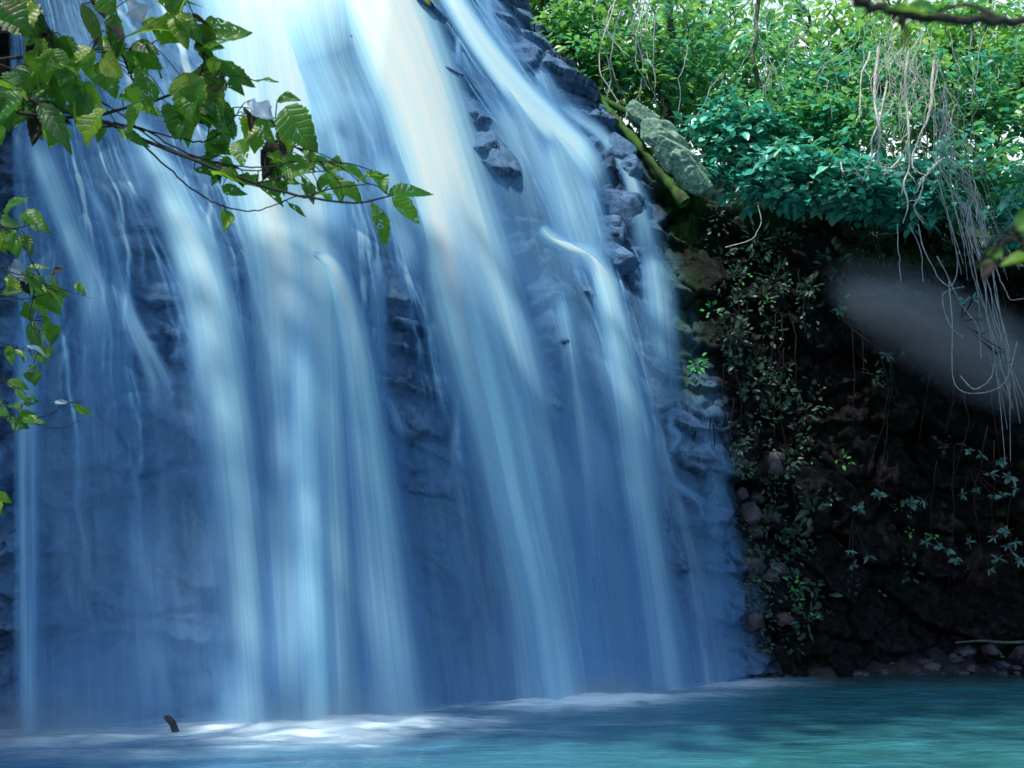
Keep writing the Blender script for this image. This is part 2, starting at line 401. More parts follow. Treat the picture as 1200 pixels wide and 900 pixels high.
# ------------------------------------------------------------------ falling water
FLOW = [([(-40, 8), (200, 12), (900, 18)]),
        ([(-160, 40), (0, 95), (180, 165), (300, 225), (500, 265), (830, 300), (900, 305)]),
        ([(-160, 250), (0, 285), (180, 320), (330, 352), (600, 362), (900, 372)]),
        ([(-160, 395), (0, 442), (200, 525), (400, 575), (600, 617), (810, 662), (900, 680)]),
        ([(-160, 470), (0, 540), (150, 640), (300, 700), (500, 750), (790, 800), (900, 815)]),
        ([(-160, 520), (0, 592), (110, 690), (220, 768), (350, 785), (480, 818), (640, 866), (790, 886), (900, 898)])]
KS = np.array([0, .22, .4, .66, .88, 1.0])
def flow_x(s, y):
    L = np.stack([np.interp(y, [a for a, b in f], [b for a, b in f]) for f in FLOW], -1)
    i = np.clip(np.searchsorted(KS, s)-1, 0, 4); f = (s-KS[i])/(KS[i+1]-KS[i])
    return np.take_along_axis(L, i[..., None], -1)[..., 0]*(1-f)+np.take_along_axis(L, (i+1)[..., None], -1)[..., 0]*f
# pixel row where the surface meets the pool, per column
bx = np.linspace(-15, 15, 400); bpx, bpy_ = proj(np.stack([bx, base_y(bx)-.3, 0*bx], -1))
def base_row(px): return np.interp(px, bpx, bpy_)
def sheet(name, PXX, PYY, dens, U, V, mat, off, label, cat, group=None, parent=None):
    lim = base_row(PXX)+4
    PYY = np.minimum(PYY, lim)
    P = hit(PXX, PYY, off)
    P[..., 2] = np.maximum(P[..., 2], -.04)
    nu, nv = PXX.shape
    o = mesh_from(name, P.reshape(-1, 3), gridf(nu, nv), mat, parent, uv=np.stack([U, V], -1).reshape(-1, 2), attrs={'dens': np.clip(dens, 0, 3)})
    return tag(o, label, cat, group)
# the veil over the whole face: threads of water are traced down over the rock relief and gathered into a thickness map
NS, NY = 760, 620
s = np.linspace(0, 1, NS); y = np.linspace(-150, 860, NY); S, YY = np.meshgrid(s, y, indexing='ij')
XX = flow_x(S, YY)
def g2(cx, cy, rx, ry, rot=0):
    a = R(rot); dx = XX-cx; dy = YY-cy; u = dx*math.cos(a)+dy*math.sin(a); v = -dx*math.sin(a)+dy*math.cos(a)
    return np.exp(-(u/rx)**2-(v/ry)**2)
HP = hit(XX, np.minimum(YY, base_row(XX)), 0); DT = detail(HP[..., 0], HP[..., 2])
for pts, wid, amp in RIDGES: DT = DT+amp*.7*gpath(HP[..., 0], HP[..., 2], pts, wid)
def blur(a, n, ax):
    for _ in range(n): a = (np.roll(a, 1, ax)+2*a+np.roll(a, -1, ax))/4
    return a
DS = blur(DT, 3, 0); GXs = np.gradient(DS, axis=0)
npt = 26000
seedw = 1+2.2*np.exp(-((s-.40)/.10)**2)+3.0*np.exp(-((s-.66)/.09)**2)+1.2*np.exp(-((s-.90)/.08)**2)+.6*np.exp(-((s-.2)/.06)**2)
ps = rng.choice(NS, npt, p=seedw/seedw.sum()).astype(float)+rng.random(npt); vel = np.zeros(npt); wts = rng.gamma(.6, 1, npt)
thick = np.zeros((NS, NY))
for r_ in range(NY):
    ii = np.clip(ps.astype(int), 1, NS-2); f = float(np.interp(y[r_], [-150, 380, 560, 860], [1, 1, .35, .05]))
    vel = vel*.78-GXs[ii, r_]*6.0*f+rng.normal(0, .42, npt)*(.25+.75*f)
    ps = np.clip(ps+np.clip(vel, -1.6, 1.6), 1, NS-2)
    thick[:, r_] = np.bincount(ps.astype(int), weights=wts, minlength=NS)[:NS]
thick = blur(thick, 2, 0)/(npt*.6/NS)                         # about 1 on average
# lips: where the rock steps outward the water whitens, then thins as it fans out below
lip = np.clip(np.gradient(blur(DT, 2, 1), axis=1)*NY/60-.02, 0, .6); tail = np.zeros_like(lip); acc = np.zeros(NS)
for r_ in range(NY): acc = np.maximum(acc*.93, lip[:, r_]); tail[:, r_] = acc
tail = blur(tail, 2, 0)
upper = sst(620, 260, YY)
dens = .22+.36*np.power(thick, .85)+.9*tail*np.clip(thick, .25, 1.6)*upper
soft = blur(thick, 60, 0)
dens = dens*(.55+.45*upper)+(1-upper)*(.20+.20*np.power(soft, .6))
dens = dens+.22*sst(720, 830, YY)
for a in [(475, 380, 30, 90, .30), (480, 520, 34, 60, .2), (405, 65, 28, 55, .35), (505, 60, 28, 60, .45), (545, 130, 20, 50, .45), (590, 220, 24, 60, .5), (640, 320, 24, 70, .45),
          (718, 240, 24, 70, .6), (690, 345, 16, 26, .3), (190, 330, 24, 90, .15), (560, 620, 50, 180, .12), (660, 500, 20, 120, .15), (120, 700, 80, 130, .12),
          (205, 720, 16, 110, .15), (620, 60, 16, 60, .4), (830, 560, 30, 70, .15), (850, 700, 20, 90, .1)]:
    dens = dens-a[4]*g2(*a[:4])
dens = dens+.26*g2(95, 240, 110, 110)
expo = np.clip(DT-.08, 0, .6)*sst(820, 520, YY)
dens = np.clip(dens-.9*expo*(1.3-np.clip(tail*3, 0, 1)), .05, 2)
RG = np.zeros_like(S)
for k_, (pts, wid, amp) in enumerate(RIDGES): RG = np.maximum(RG, (.75 if k_ in (0, 4) else .5)*gpath(HP[..., 0], HP[..., 2], pts, wid*.85))
dens = dens*(1-RG)
dens = dens*sst(0, .012, S)*sst(1.0, .95, S)
# crisp threads: fewer, less scattered traces
nt_ = 1500; ps = rng.choice(NS, nt_, p=seedw/seedw.sum()).astype(float)+rng.random(nt_); vel = np.zeros(nt_); wts = rng.gamma(.5, 1, nt_); wph = rng.random(nt_)*9
thr = np.zeros((NS, NY))
for r_ in range(NY):
    ii = np.clip(ps.astype(int), 1, NS-2); f = float(np.interp(y[r_], [-150, 380, 560, 860], [1, 1, .35, .05]))
    vel = vel*.88-GXs[ii, r_]*2.6*f+rng.normal(0, .07, nt_)*f; ps = np.clip(ps+np.clip(vel, -1.1, 1.1), 1, NS-2)
    thr[:, r_] = np.bincount(ps.astype(int), weights=wts*np.clip(np.sin(wph+r_/NY*14)+.3, 0, 1), minlength=NS)[:NS]
thr = np.clip(blur(blur(thr, 2, 0), 6, 1), 0, 2.0)
sheet('waterfall_veil', XX, YY, dens, S, YY/60, M_veil, .42, 'thin blue veil of falling water spread over the whole rock face', 'waterfall')
# second, finer veil close to the viewer, streaks only
dens2 = .06+.30*np.clip(fbm(S*26, YY/400, 13), -.1, 1)+.10*np.clip(thick-1, 0, 2)*upper+.12*sst(650, 800, YY)+.85*thr*sst(640, 380, YY)*(.45+tail*2); 
for a in [(480, 420, 34, 110, .3), (505, 60, 26, 60, .5), (405, 65, 28, 55, .3), (590, 220, 30, 90, .4), (720, 240, 30, 90, .5), (830, 560, 40, 100, .3)]: dens2 = dens2-a[4]*g2(*a[:4])
dens2 = np.clip(dens2-.4*expo, 0, 2)*(1-.8*RG)*sst(0, .02, S)*sst(1.0, .9, S)
M_veil2 = mat_water('falling_water_strands', gain=1.0, fx=150, fy=.25, lo=.34, mx=.85, con=.6)
sheet('waterfall_spray_curtain', XX, YY, dens2, S, YY/60, M_veil2, .62, 'fine vertical water threads falling in front of the blue veil', 'waterfall')

def stream(pts, dens_pts, label, mat=None, off=.55, bulge=.28, nu=26, nv=220, group='white streams of the waterfall', soft=2.3, name='waterfall_stream', fade=(0, 0), fscale=1.0):
    """pts: (px, py, half width px)"""
    C = spline(pts, nv); t = np.linspace(0, 1, nv); s = np.linspace(-1, 1, nu)
    Sg, T = np.meshgrid(s, t, indexing='ij')
    cx = C[:, 0][None]; cy = C[:, 1][None]; w = np.maximum(C[:, 2], 1)[None]
    sd = random.random()*50; WD = 1.5 if mat is None else 1.8
    wob = 2.2*fbm(T*7, T*0+sd, 3)
    PXX = cx+Sg*w+wob*0; PYY = cy+0*Sg
    # tangents: keep cross-sections nearly perpendicular to the flow
    tx = np.gradient(C[:, 0]); ty = np.gradient(C[:, 1]); L = np.hypot(tx, ty)+1e-6
    PXX = cx+Sg*w*WD*np.abs(ty/L)[None]; PYY = cy-Sg*w*WD*(tx/L)[None]*np.sign(ty/L)[None]
    D = (1.25 if mat is None else .9)*np.interp(t, np.linspace(0, 1, len(dens_pts)), dens_pts)[None]*np.power(np.clip(1-Sg**2, 0, 1), soft)
    D = D*sst(0, max(fade[0], 1e-3), T) if fade[0] else D
    D = D*sst(1, 1-fade[1], T) if fade[1] else D
    D = D*(1+.35*fbm(Sg*2.2+sd, T*2+sd, 17)*2)
    U = Sg*np.mean(C[:, 2])*2/60*fscale+sd; V = np.cumsum(L)[None]/60+0*Sg
    offm = off+bulge*(1-Sg**2)
    return sheet(name, PXX, PYY, D, U, V, mat or M_fall, offm, label, 'waterfall', group)

stream([(255, -120, 60), (300, 0, 62), (318, 90, 62), (330, 190, 60), (348, 290, 56), (354, 400, 52), (360, 520, 48), (366, 680, 50), (372, 850, 54)], [1.6, 1.6, 1.55, 1.5, 1.45, 1.3, 1.05, .95, .85],
       'broad sunlit cream stream left of centre, behind the tip of the leafy branch')
stream([(342, 280, 20), (355, 360, 22), (358, 480, 22), (362, 600, 21), (368, 720, 20), (372, 850, 20)], [.3, .5, .6, .7, .7, .7], 'bright narrow core in the stream left of centre', fade=(.6, 0), off=.75, name='waterfall_core')
stream([(365, 295, 10), (392, 318, 14), (412, 390, 20), (428, 500, 26), (445, 640, 32), (468, 850, 38)], [1.0, 1.1, .9, .7, .6, .55], 'stream arching off a ledge right of the cream stream', fade=(.12, 0))
stream([(398, -130, 46), (438, -20, 46), (466, 50, 46), (492, 120, 44), (516, 200, 45), (542, 290, 47), (570, 390, 50), (598, 500, 48), (622, 610, 48), (644, 710, 50), (664, 830, 58)], [1.9, 1.9, 1.8, 1.7, 1.6, 1.5, 1.35, 1.15, 1.0, .85, .8],
       'widest and brightest stream pouring down the centre of the rock face')
stream([(520, 180, 18), (543, 290, 22), (568, 390, 24), (597, 500, 26), (621, 610, 26), (643, 710, 26), (662, 830, 30)], [.9, 1.0, .95, .8, .65, .5, .5], 'bright inner core of the central stream', fade=(.6, 0), off=.78, name='waterfall_core')
stream([(440, -130, 30), (490, -30, 32), (560, 120, 40), (600, 260, 44), (640, 430, 44), (690, 640, 48), (720, 830, 60)], [.03, .03, .03, .08, .14, .2, .25], 'thin misty stream along the right side of the central fall', soft=1.0)
stream([(120, 60, 24), (170, 170, 24), (205, 245, 26), (233, 310, 28), (254, 400, 32), (270, 520, 34), (286, 680, 36), (300, 860, 40)], [.3, .5, .8, .85, .75, .65, .5, .45],
       'pale blue stream curving down between the left wall and the cream stream', fade=(.1, 0))
stream([(30, 130, 18), (58, 210, 20), (85, 280, 20), (110, 350, 24), (122, 430, 28), (128, 560, 34)], [.45, .55, .5, .45, .3, .1], 'faint diagonal stream on the far left of the face', fade=(.15, .4))
stream([(85, 190, 8), (118, 250, 8), (140, 320, 8), (152, 370, 8), (172, 415, 10), (186, 450, 14), (192, 500, 18), (196, 560, 24)], [.5, .65, .6, .8, 1.1, 1.0, .5, .05], 'thin white strand bending over a bulge at the left, ending in a short fan', mat=M_strand, fade=(.15, .4), bulge=.12)
stream([(28, 330, 12), (31, 450, 14), (31, 600, 13), (34, 860, 16)], [.15, .5, .38, .3], 'narrow vertical stream at the left end of the falls', fade=(.3, 0), bulge=.1)
# top centre sheet and ledge water
stream([(330, -60, 60), (350, 0, 60), (372, 70, 44), (392, 118, 42), (408, 170, 44), (418, 260, 46), (424, 330, 40)], [1.5, 1.1, .35, .5, .45, .3, .2], 'broken white water spilling over the ledges between the two main streams', fade=(0, .35), soft=.9)
stream([(375, 128, 12), (405, 122, 12), (438, 128, 12), (452, 150, 12), (460, 190, 12)], [.4, 1.1, 1.0, .6, .2], 'small white lip of water on the upper ledge', mat=M_strand, fade=(.15, .4), bulge=.08)
stream([(440, 160, 20), (470, 240, 22), (486, 300, 20), (492, 380, 18)], [.6, .6, .4, .1], 'thin water on the rock beside the central stream', fade=(.2, .5))
stream([(442, 296, 6), (443, 350, 8), (445, 420, 10), (455, 470, 12)], [1.0, .9, .5, .1], 'thin white trickle on the dark rock panel', mat=M_strand, fade=(.1, .4), bulge=.05)
stream([(432, 460, 8), (452, 470, 8), (464, 492, 9), (468, 530, 12), (472, 620, 16)], [.3, .5, .5, .3, .1], 'short curved trickle below the dark rock panel', mat=M_strand, fade=(.15, .5), bulge=.05)
# right-hand group
stream([(505, -60, 16), (532, 0, 14), (560, 45, 14), (590, 85, 15), (620, 120, 17), (650, 150, 18), (678, 178, 18), (700, 215, 18), (712, 270, 20)], [.9, 1.1, 1.1, 1.1, 1.1, 1.0, .8, .4, .15],
       'slanting white stream running down the upper right shoulder', fade=(0, .3))
stream([(580, 95, 24), (615, 180, 34), (638, 260, 44), (662, 360, 46), (690, 480, 46), (712, 620, 50), (730, 820, 60)], [.45, .4, .25, .2, .18, .15, .15], 'wide soft curtain below the slanting stream', fade=(.12, 0), soft=.9)
stream([(640, 150, 22), (668, 230, 30), (690, 300, 34), (700, 330, 26)], [.5, .5, .35, .1], 'soft veil of water on the right shoulder', fade=(.15, .4))
stream([(632, 262, 7), (645, 278, 9), (668, 290, 10), (692, 300, 12), (708, 330, 14), (720, 380, 17), (732, 450, 20), (748, 560, 24), (770, 690, 28), (790, 830, 34)], [.6, 1.3, 1.2, 1.2, 1.0, .8, .62, .5, .4, .38],
       'stream leaping from a small ledge right of the rock ridge', fade=(.06, 0))
stream([(655, 330, 10), (668, 400, 13), (680, 480, 18), (692, 600, 24), (700, 800, 30)], [.4, .5, .4, .25, .15], 'narrow stream below the exposed rock ridge', fade=(.15, 0))
stream([(650, 120, 7), (680, 140, 7), (705, 158, 7), (728, 185, 7), (742, 215, 8), (752, 255, 11), (762, 300, 15), (772, 350, 18)], [.6, .8, 1.0, 1.1, 1.1, .7, .7, .2], 'thin stream tracing the right edge of the falls', mat=M_strand, fade=(.1, .35), bulge=.08)
stream([(566, -30, 6), (572, 20, 8), (588, 55, 9), (608, 100, 10), (625, 140, 12)], [.6, .8, .8, .6, .2], 'small upper trickle beside the forest edge', mat=M_strand, fade=(.1, .4), bulge=.05)
stream([(630, 75, 6), (640, 100, 8), (650, 125, 11), (657, 150, 12)], [.5, .8, .6, .2], 'short trickle under the mossy edge', mat=M_strand, fade=(.2, .4), bulge=.05)
stream([(537, 38, 3), (537, 60, 3), (538, 82, 5)], [.8, .9, .3], 'tiny dripping trickle on the rock beside the central fall', mat=M_strand, fade=(.2, .4), bulge=.03)
stream([(764, 290, 14), (772, 340, 18), (778, 420, 20), (782, 500, 22)], [.45, .4, .25, .05], 'misty fan at the right edge of the falls', fade=(.2, .5))
stream([(792, 476, 4), (787, 500, 5), (795, 512, 5), (787, 525, 5), (784, 550, 6)], [.3, .55, .6, .5, .2], 'small zigzag trickle on the rocks at lower right', mat=M_strand, fade=(.15, .3), bulge=.03)
stream([(822, 482, 7), (830, 510, 9), (838, 560, 12), (842, 640, 16), (850, 760, 22)], [.1, .35, .4, .3, .2], 'thin stream farthest right above the shore', mat=M_strand, fade=(.5, .1), bulge=.05)
stream([(780, 560, 5), (800, 572, 5), (820, 588, 6), (830, 610, 8), (838, 650, 12)], [.3, .5, .5, .4, .2], 'slanting trickle across the lower right rocks', mat=M_strand, fade=(.15, .4), bulge=.03)
stream([(736, 560, 9), (742, 580, 10), (750, 620, 13), (754, 700, 17), (760, 800, 22)], [.6, .7, .5, .35, .25], 'short cascade starting low on the right half', fade=(.15, 0), bulge=.08)
stream([(758, 640, 6), (768, 645, 6), (775, 670, 7), (782, 720, 10), (788, 800, 16)], [.7, 1.1, .9, .5, .3], 'little arched spout near the base at right', mat=M_strand, fade=(.12, .1), bulge=.06)
stream([(728, 618, 5), (734, 640, 7), (738, 690, 10), (742, 760, 14)], [.5, .6, .4, .1], 'faint spout left of the arched one near the base', mat=M_strand, fade=(.15, .4), bulge=.05)

# ------------------------------------------------------------------ leaves
def leaf_tpl(shape='oval', fold=.12, curl=.12):
    """unit leaf: base at the origin, tip at +x, normal +z; quads"""
    n = 5; t = np.linspace(0, 1, n)
    w = {'oval': np.array([.0, .22, .27, .18, .0]), 'long': np.array([.0, .11, .13, .09, .0]), 'broad': np.array([.02, .30, .33, .20, .0]), 'lobed': np.array([.04, .36, .24, .22, .0])}[shape]
    V = []
    for i in range(n):
        z = -curl*t[i]**2
        V += [(t[i], -w[i], z+fold*w[i]*2), (t[i], 0, z), (t[i], w[i], z+fold*w[i]*2)]
    F = []
    for i in range(n-1):
        a = i*3; F += [(a, a+3, a+4, a+1), (a+1, a+4, a+5, a+2)]
    return np.array(V), np.array(F)
def rich_leaf(shape, seed):
    """close-up leaf: many rows, toothed irregular margin, drooping tip, cupped blade"""
    rg = np.random.default_rng(seed); n = 22; t = np.linspace(0, 1, n); m = 7; s = np.linspace(-1, 1, m)
    if shape == 'broad': w = .40*np.sin(np.pi*np.clip(t, 0, 1)**.8)**.75*(1-.25*t)
    elif shape == 'lobed': w = (.30+.12*np.cos(t*9+.8))*np.sin(np.pi*t**.85)**.6
    elif shape == 'long': w = .17*np.sin(np.pi*t**.8)**.9
    else: w = .30*np.sin(np.pi*t**.75)**.9*(1-.2*t)
    wl = w*(1+.10*(rg.random(n)-.5)*2+.05*np.sin(t*70)); wr = w*(1+.10*(rg.random(n)-.5)*2+.05*np.sin(t*70+1))
    wl[[0, -1]] = 0.004; wr[[0, -1]] = 0.004
    cu = rg.uniform(.05, .35); fo = rg.uniform(.1, .5); wv = rg.uniform(.0, .05); sk = rg.uniform(-.12, .12)
    T, S2 = np.meshgrid(t, s, indexing='ij'); Wd = np.where(S2 < 0, wl[:, None], wr[:, None])
    X2 = T+0*S2-.03*np.abs(S2)*np.sin(T*3); Y2 = S2*Wd+sk*np.sin(T*3.1); Z2 = -cu*T**2+fo*np.abs(S2)*Wd+wv*np.sin(T*9+S2*3)
    return np.stack([X2, Y2, Z2], -1).reshape(-1, 3), gridf(n, m)
TPL = {k: leaf_tpl(k) for k in ('oval', 'long', 'broad', 'lobed')}
def frames(D, N):
    D = D/(np.linalg.norm(D, axis=-1, keepdims=True)+1e-9)
    B = np.cross(N, D); B /= np.linalg.norm(B, axis=-1, keepdims=True)+1e-9
    return np.stack([D, B, np.cross(D, B)], -2)
def leaves(P, D, N, size, shape='oval', rnd=None):
    T, F = TPL[shape]; n = len(P); M3 = frames(D, N)
    V = P[:, None]+size[:, None, None]*np.einsum('vk,nkc->nvc', T, M3)
    Fa = F[None]+(np.arange(n)*len(T))[:, None, None]
    rnd = rng.random(n) if rnd is None else rnd
    return V.reshape(-1, 3), Fa.reshape(-1, 4), np.repeat(rnd, len(T))
def crown(center, rad, n_clump, per, size, shape='oval', spread=.5, bias=0.0):
    """clumps of leaves spread through an uneven volume: clump centres + drooping layered sprays"""
    c = np.asarray(center, float); rad = np.asarray(rad, float)
    d = rng.normal(size=(n_clump, 3)); d /= np.linalg.norm(d, axis=1)[:, None]
    r = rng.random(n_clump)**.45*(1+.3*fbm(d[:, 0]*2+c[0], d[:, 2]*2+c[1], 5)*2)
    cc = c+d*rad*r[:, None]
    Ps, Ds, Ns, Sz, Rn = [], [], [], [], []
    for q in cc:
        k = int(per*rng.uniform(.5, 1.4)); th = rng.uniform(0, 2*np.pi, k); rr = np.sqrt(rng.random(k))*spread*rng.uniform(.6, 1.3)
        P = np.stack([np.cos(th)*rr, np.sin(th)*rr, rng.normal(0, .08, k)-.25*rr**2/spread], -1)+q
        D = np.stack([np.cos(th), np.sin(th), rng.uniform(-.7, .1, k)], -1)+rng.normal(0, .35, (k, 3))
        N = np.stack([np.zeros(k), -rng.uniform(.1, .8, k), np.ones(k)], -1)+rng.normal(0, .35, (k, 3))
        Ps.append(P); Ds.append(D); Ns.append(N); Sz.append(size*rng.uniform(.6, 1.35, k)); Rn.append(np.clip(rng.random()*.7+rng.random(k)*.5-.1+bias, 0, 1))
    return np.concatenate(Ps), np.concatenate(Ds), np.concatenate(Ns), np.concatenate(Sz), np.concatenate(Rn), cc
def limb(mb, a, b, r0, r1, bend=.15, n=10, k=6):
    a = np.asarray(a, float); b = np.asarray(b, float); L = np.linalg.norm(b-a); t = np.linspace(0, 1, n)[:, None]
    off = rng.normal(size=3)*bend*L
    P = a+(b-a)*t+off*np.sin(np.pi*t)+rng.normal(size=(n, 3))*L*.012
    mb.tube(P, np.linspace(r0, r1, n), k); return P
def tree(name, base, cen, rad, ncl, per, size, label, cat, group, mat, tr=.12, shape='oval', spread=.5, bias=0.0, trunk_mat=None):
    base = np.asarray(base, float); cen = np.asarray(cen, float)
    e = empty(name, tuple(base), label, cat, group)
    P, D, N, Sz, Rn, cc = crown(cen, rad, ncl, per, size, shape, spread, bias)
    V, F, A = leaves(P, D, N, Sz, shape, Rn); mb = MB(); mb.add(V, F, A); mb.build('crown', mat, e, False, off=base)
    tb = MB(); T = limb(tb, base-[0, 0, .4], cen+[0, 0, rad[2]*.35], tr, tr*.35, .06, 16, 8)
    for q in cc[rng.permutation(len(cc))[:min(14, len(cc))]]:
        s0 = T[rng.integers(6, 15)]; limb(tb, s0, q, tr*.32, tr*.07, .12, 8, 5)
    tb.build('trunk', trunk_mat or M_trunk, e, off=base)
    return e

G1 = 'trees of the forest above the right wall'
def gz(x, y): return float(slope_z(np.array(x), np.array(y)))
# rear row
rear = [(1010, 55, 28, 75, 'tree filling the forest edge left of the roots'), (1120, 60, 27.5, 75, 'tree filling the forest edge behind the root curtain'), (1195, 75, 27.5, 70, 'tree filling the forest edge at the right border'), (820, 40, 28, 75, 'tree filling the forest edge above the mossy log'), (648, -12, 28, 60, 'bushy tree at the corner where forest meets the top of the falls'), (735, 20, 30, 95, 'thin-crowned tree in the second row just right of the falls'), (835, 10, 31, 105, 'tall tree behind the grey trunks at top centre right'),
        (945, 45, 33, 105, 'tree with bright gaps of sky in its crown, right of centre'), (1060, 10, 32, 110, 'tree behind the pale roots at the top right'), (1165, 35, 31, 115, 'rear tree in the top right corner'), (1270, 60, 31, 120, 'tree just outside the right edge of the forest'),
        (885, 120, 29, 90, 'dark tree in the hollow behind the overhanging shrubs'), (1110, 130, 29, 95, 'dark tree behind the curtain of roots'), (770, 95, 28, 70, 'small tree behind the mossy log')]
for i, (x, y_, d, r, lab) in enumerate(rear):
    c = at(x, y_, d); w = r/FPX*d
    low = y_ > 90
    tree('forest_tree', (c[0]+random.uniform(-.4, .4), c[1]+.3, gz(c[0], c[1])), c, (w*1.1, w*.8, w), (44 if 700 < x < 1100 else 56) if not low else 66, 19, .30, lab, 'tree', G1, M_can, .14, spread=.65, bias=.25 if not low else -.1)  # bias shifts upper crowns towards the painted sunlit leaf colours
mid = [(672, 45, 23.8, 50, 'small tree leaning over the mossy edge of the falls', M_can), (722, 78, 23.2, 48, 'leafy sapling above the mossy boulders', M_can), (800, 70, 24, 75, 'mid-green tree above the mossy log', M_can), (880, 75, 24.5, 85, 'dense tree above the overhanging shrubs', M_can),
       (965, 120, 24, 80, 'shaded tree left of the pale roots', M_can), (1040, 95, 25, 75, 'tree wrapped by the pale roots', M_can), (1150, 110, 24, 90, 'tree behind the root curtain at right', M_can), (1235, 170, 23.5, 90, 'leafy tree at the right border', M_can)]
for (x, y_, d, r, lab, m) in mid:
    m = M_mid if x > 780 else M_can
    c = at(x, y_, d); w = r/FPX*d
    tree('forest_tree', (c[0]+random.uniform(-.3, .3), c[1]+.4, gz(c[0], c[1])), c, (w*1.15, w*.8, w*.95), 54, 24, .235, lab, 'tree', G1, m, .10, spread=.5, bias=.0)
G2 = 'shrubs overhanging the dark wall'
front = [(866, 155, 21.4, 42, 'blue-green shrub at the left end of the overhang'), (892, 192, 20.9, 56, 'blue-green shrub hanging low over the dark wall'), (945, 205, 20.8, 56, 'shrub with drooping blue-green leaves beside the lowest shrub'), (905, 135, 21.8, 62, 'upper blue-green shrub in the middle of the overhang'),
         (1005, 215, 20.7, 52, 'shrub below the tips of the pale roots'), (985, 150, 21.6, 58, 'shrub left of the pale roots'), (1075, 225, 20.6, 52, 'shrub behind the hanging roots'), (1150, 215, 20.4, 62, 'dark shrub behind the root curtain'), (1215, 245, 20.0, 66, 'shrub at the right border above the dark wall')]
for k, (x, y_, d, r, lab) in enumerate(front):
    c = at(x, y_, d); w = r/FPX*d
    tree('overhanging_shrub', (c[0], c[1]+1.0, c[2]-.1), c, (w*1.25, w*.8, w*.75), 44 if k < 6 else 34, 26, .22 if k % 2 else .26, lab, 'shrub', G2, M_teal if k not in (3, 5, 7) else M_mid, .045, spread=.42, bias=.05 if k < 6 else -.2)

# slender grey trunks in the forest
for (x0, y0, x1, y1, d, r, lab) in [(884, 170, 886, -30, 23.5, .07, 'slender grey trunk standing straight above the overhang'), (790, 60, 778, -30, 24.5, .10, 'leaning grey trunk above the mossy log'), (778, 105, 770, 30, 22.9, .05, 'short thin trunk by the mossy boulders'), (738, 90, 745, -30, 24, .05, 'thin bent trunk near the falls')]:
    mb = MB(); a = at(x0, y0, d); limb(mb, a-[0, 0, 1], at(x1, y1, d), r, r*.7, .03, 14, 8)
    tag(mb.build('bare_trunk', M_trunk), lab, 'tree trunk', 'bare trunks in the forest')

# ------------------------------------------------------------------ mossy log and boulders on the edge of the falls
mb = MB(); P = spline([at(700, 112, 22.0), at(722, 140, 21.6), at(750, 172, 21.2), at(776, 205, 20.9), at(803, 238, 20.6)], 30); mb.tube(P, np.linspace(.07, .12, 30)*(1+.3*vn(np.arange(30)*.8, np.zeros(30), 3)), 10)
tag(mb.build('mossy_log', M_mossbark), 'long mossy log lying along the right edge of the falls', 'log')
mb = MB(); P = spline([at(642, 45, 23.2), at(675, 85, 22.4), at(700, 112, 22.0), at(735, 132, 21.9)], 24); mb.tube(P, .08, 8); tag(mb.build('mossy_log', M_mossbark), 'thinner mossy root running from the upper corner of the falls', 'log')
def boulder(c, r, mat, label, name='boulder', group=None, sq=(1, .8, .7), seed=0, n=28):
    th = np.linspace(0, 2*np.pi, n*2+1)[:-1]; ph = np.linspace(.02, np.pi-.02, n); TH, PH = np.meshgrid(th, ph, indexing='ij')
    D = np.stack([np.sin(PH)*np.cos(TH), np.sin(PH)*np.sin(TH), np.cos(PH)], -1)
    rr = 1+.35*fbm(D[..., 0]*1.3+seed, D[..., 1]*1.3+D[..., 2]*1.7, seed)*2
    rg = np.random.default_rng(seed)
    for _ in range(7):                                       # flat broken faces
        nn = rg.normal(size=3); nn /= np.linalg.norm(nn); h = (D@nn)*rr; rr = np.where(h > .72, rr*.72/np.maximum(h, .01), rr)
    V = D*rr[..., None]*np.array(sq)*r
    m, k = TH.shape; i, j = np.meshgrid(np.arange(m), np.arange(k-1), indexing='ij'); i = i.ravel(); j = j.ravel(); i2 = (i+1) % m
    o = mesh_from(name, V.reshape(-1, 3), np.stack([i*k+j, i*k+j+1, i2*k+j+1, i2*k+j], -1), mat); o.location = tuple(c)
    return tag(o, label, 'rock', group)
M_mb = mat_boulder('mossy_stone', (.10, .22, .18), (.40, .62, .52), .75); M_db = mat_boulder('dark_stone', (.012, .014, .022), (.05, .06, .085)); M_pb = mat_boulder('shore_stone', (.015, .014, .019), (.075, .065, .085))
for k, (x, y_, d, r, sq) in enumerate([(776, 166, 21.0, .62, (1.15, .6, .38)), (796, 186, 20.8, .66, (1.15, .6, .36)), (812, 207, 20.6, .55, (1.1, .6, .4)), (757, 140, 21.5, .42, (1, .7, .5))]):
    boulder(at(x, y_, d), r, M_mb, ['pale green flat boulder highest above the mossy log', 'pale green boulder in the middle beside the mossy log', 'lowest pale green boulder under the shrubs by the log', 'small pale green stone left of the three boulders'][k], 'mossy_boulder', 'pale green boulders beside the log', sq, 40+k, 60).rotation_euler = (R(-20), R(34+3*k), R(8*k))
for k, (x, y_, r) in enumerate([(722, 175, .42), (735, 200, .4), (730, 240, .42), (716, 270, .36), (722, 305, .36)]):
    c = hit(np.array(x), np.array(y_), .5); boulder(c, r, M_rock, 'dark wet rock jutting from the upper right edge of the falls', 'jutting_rock', 'dark rocks on the right edge of the falls', (1, .8, .9), 60+k)

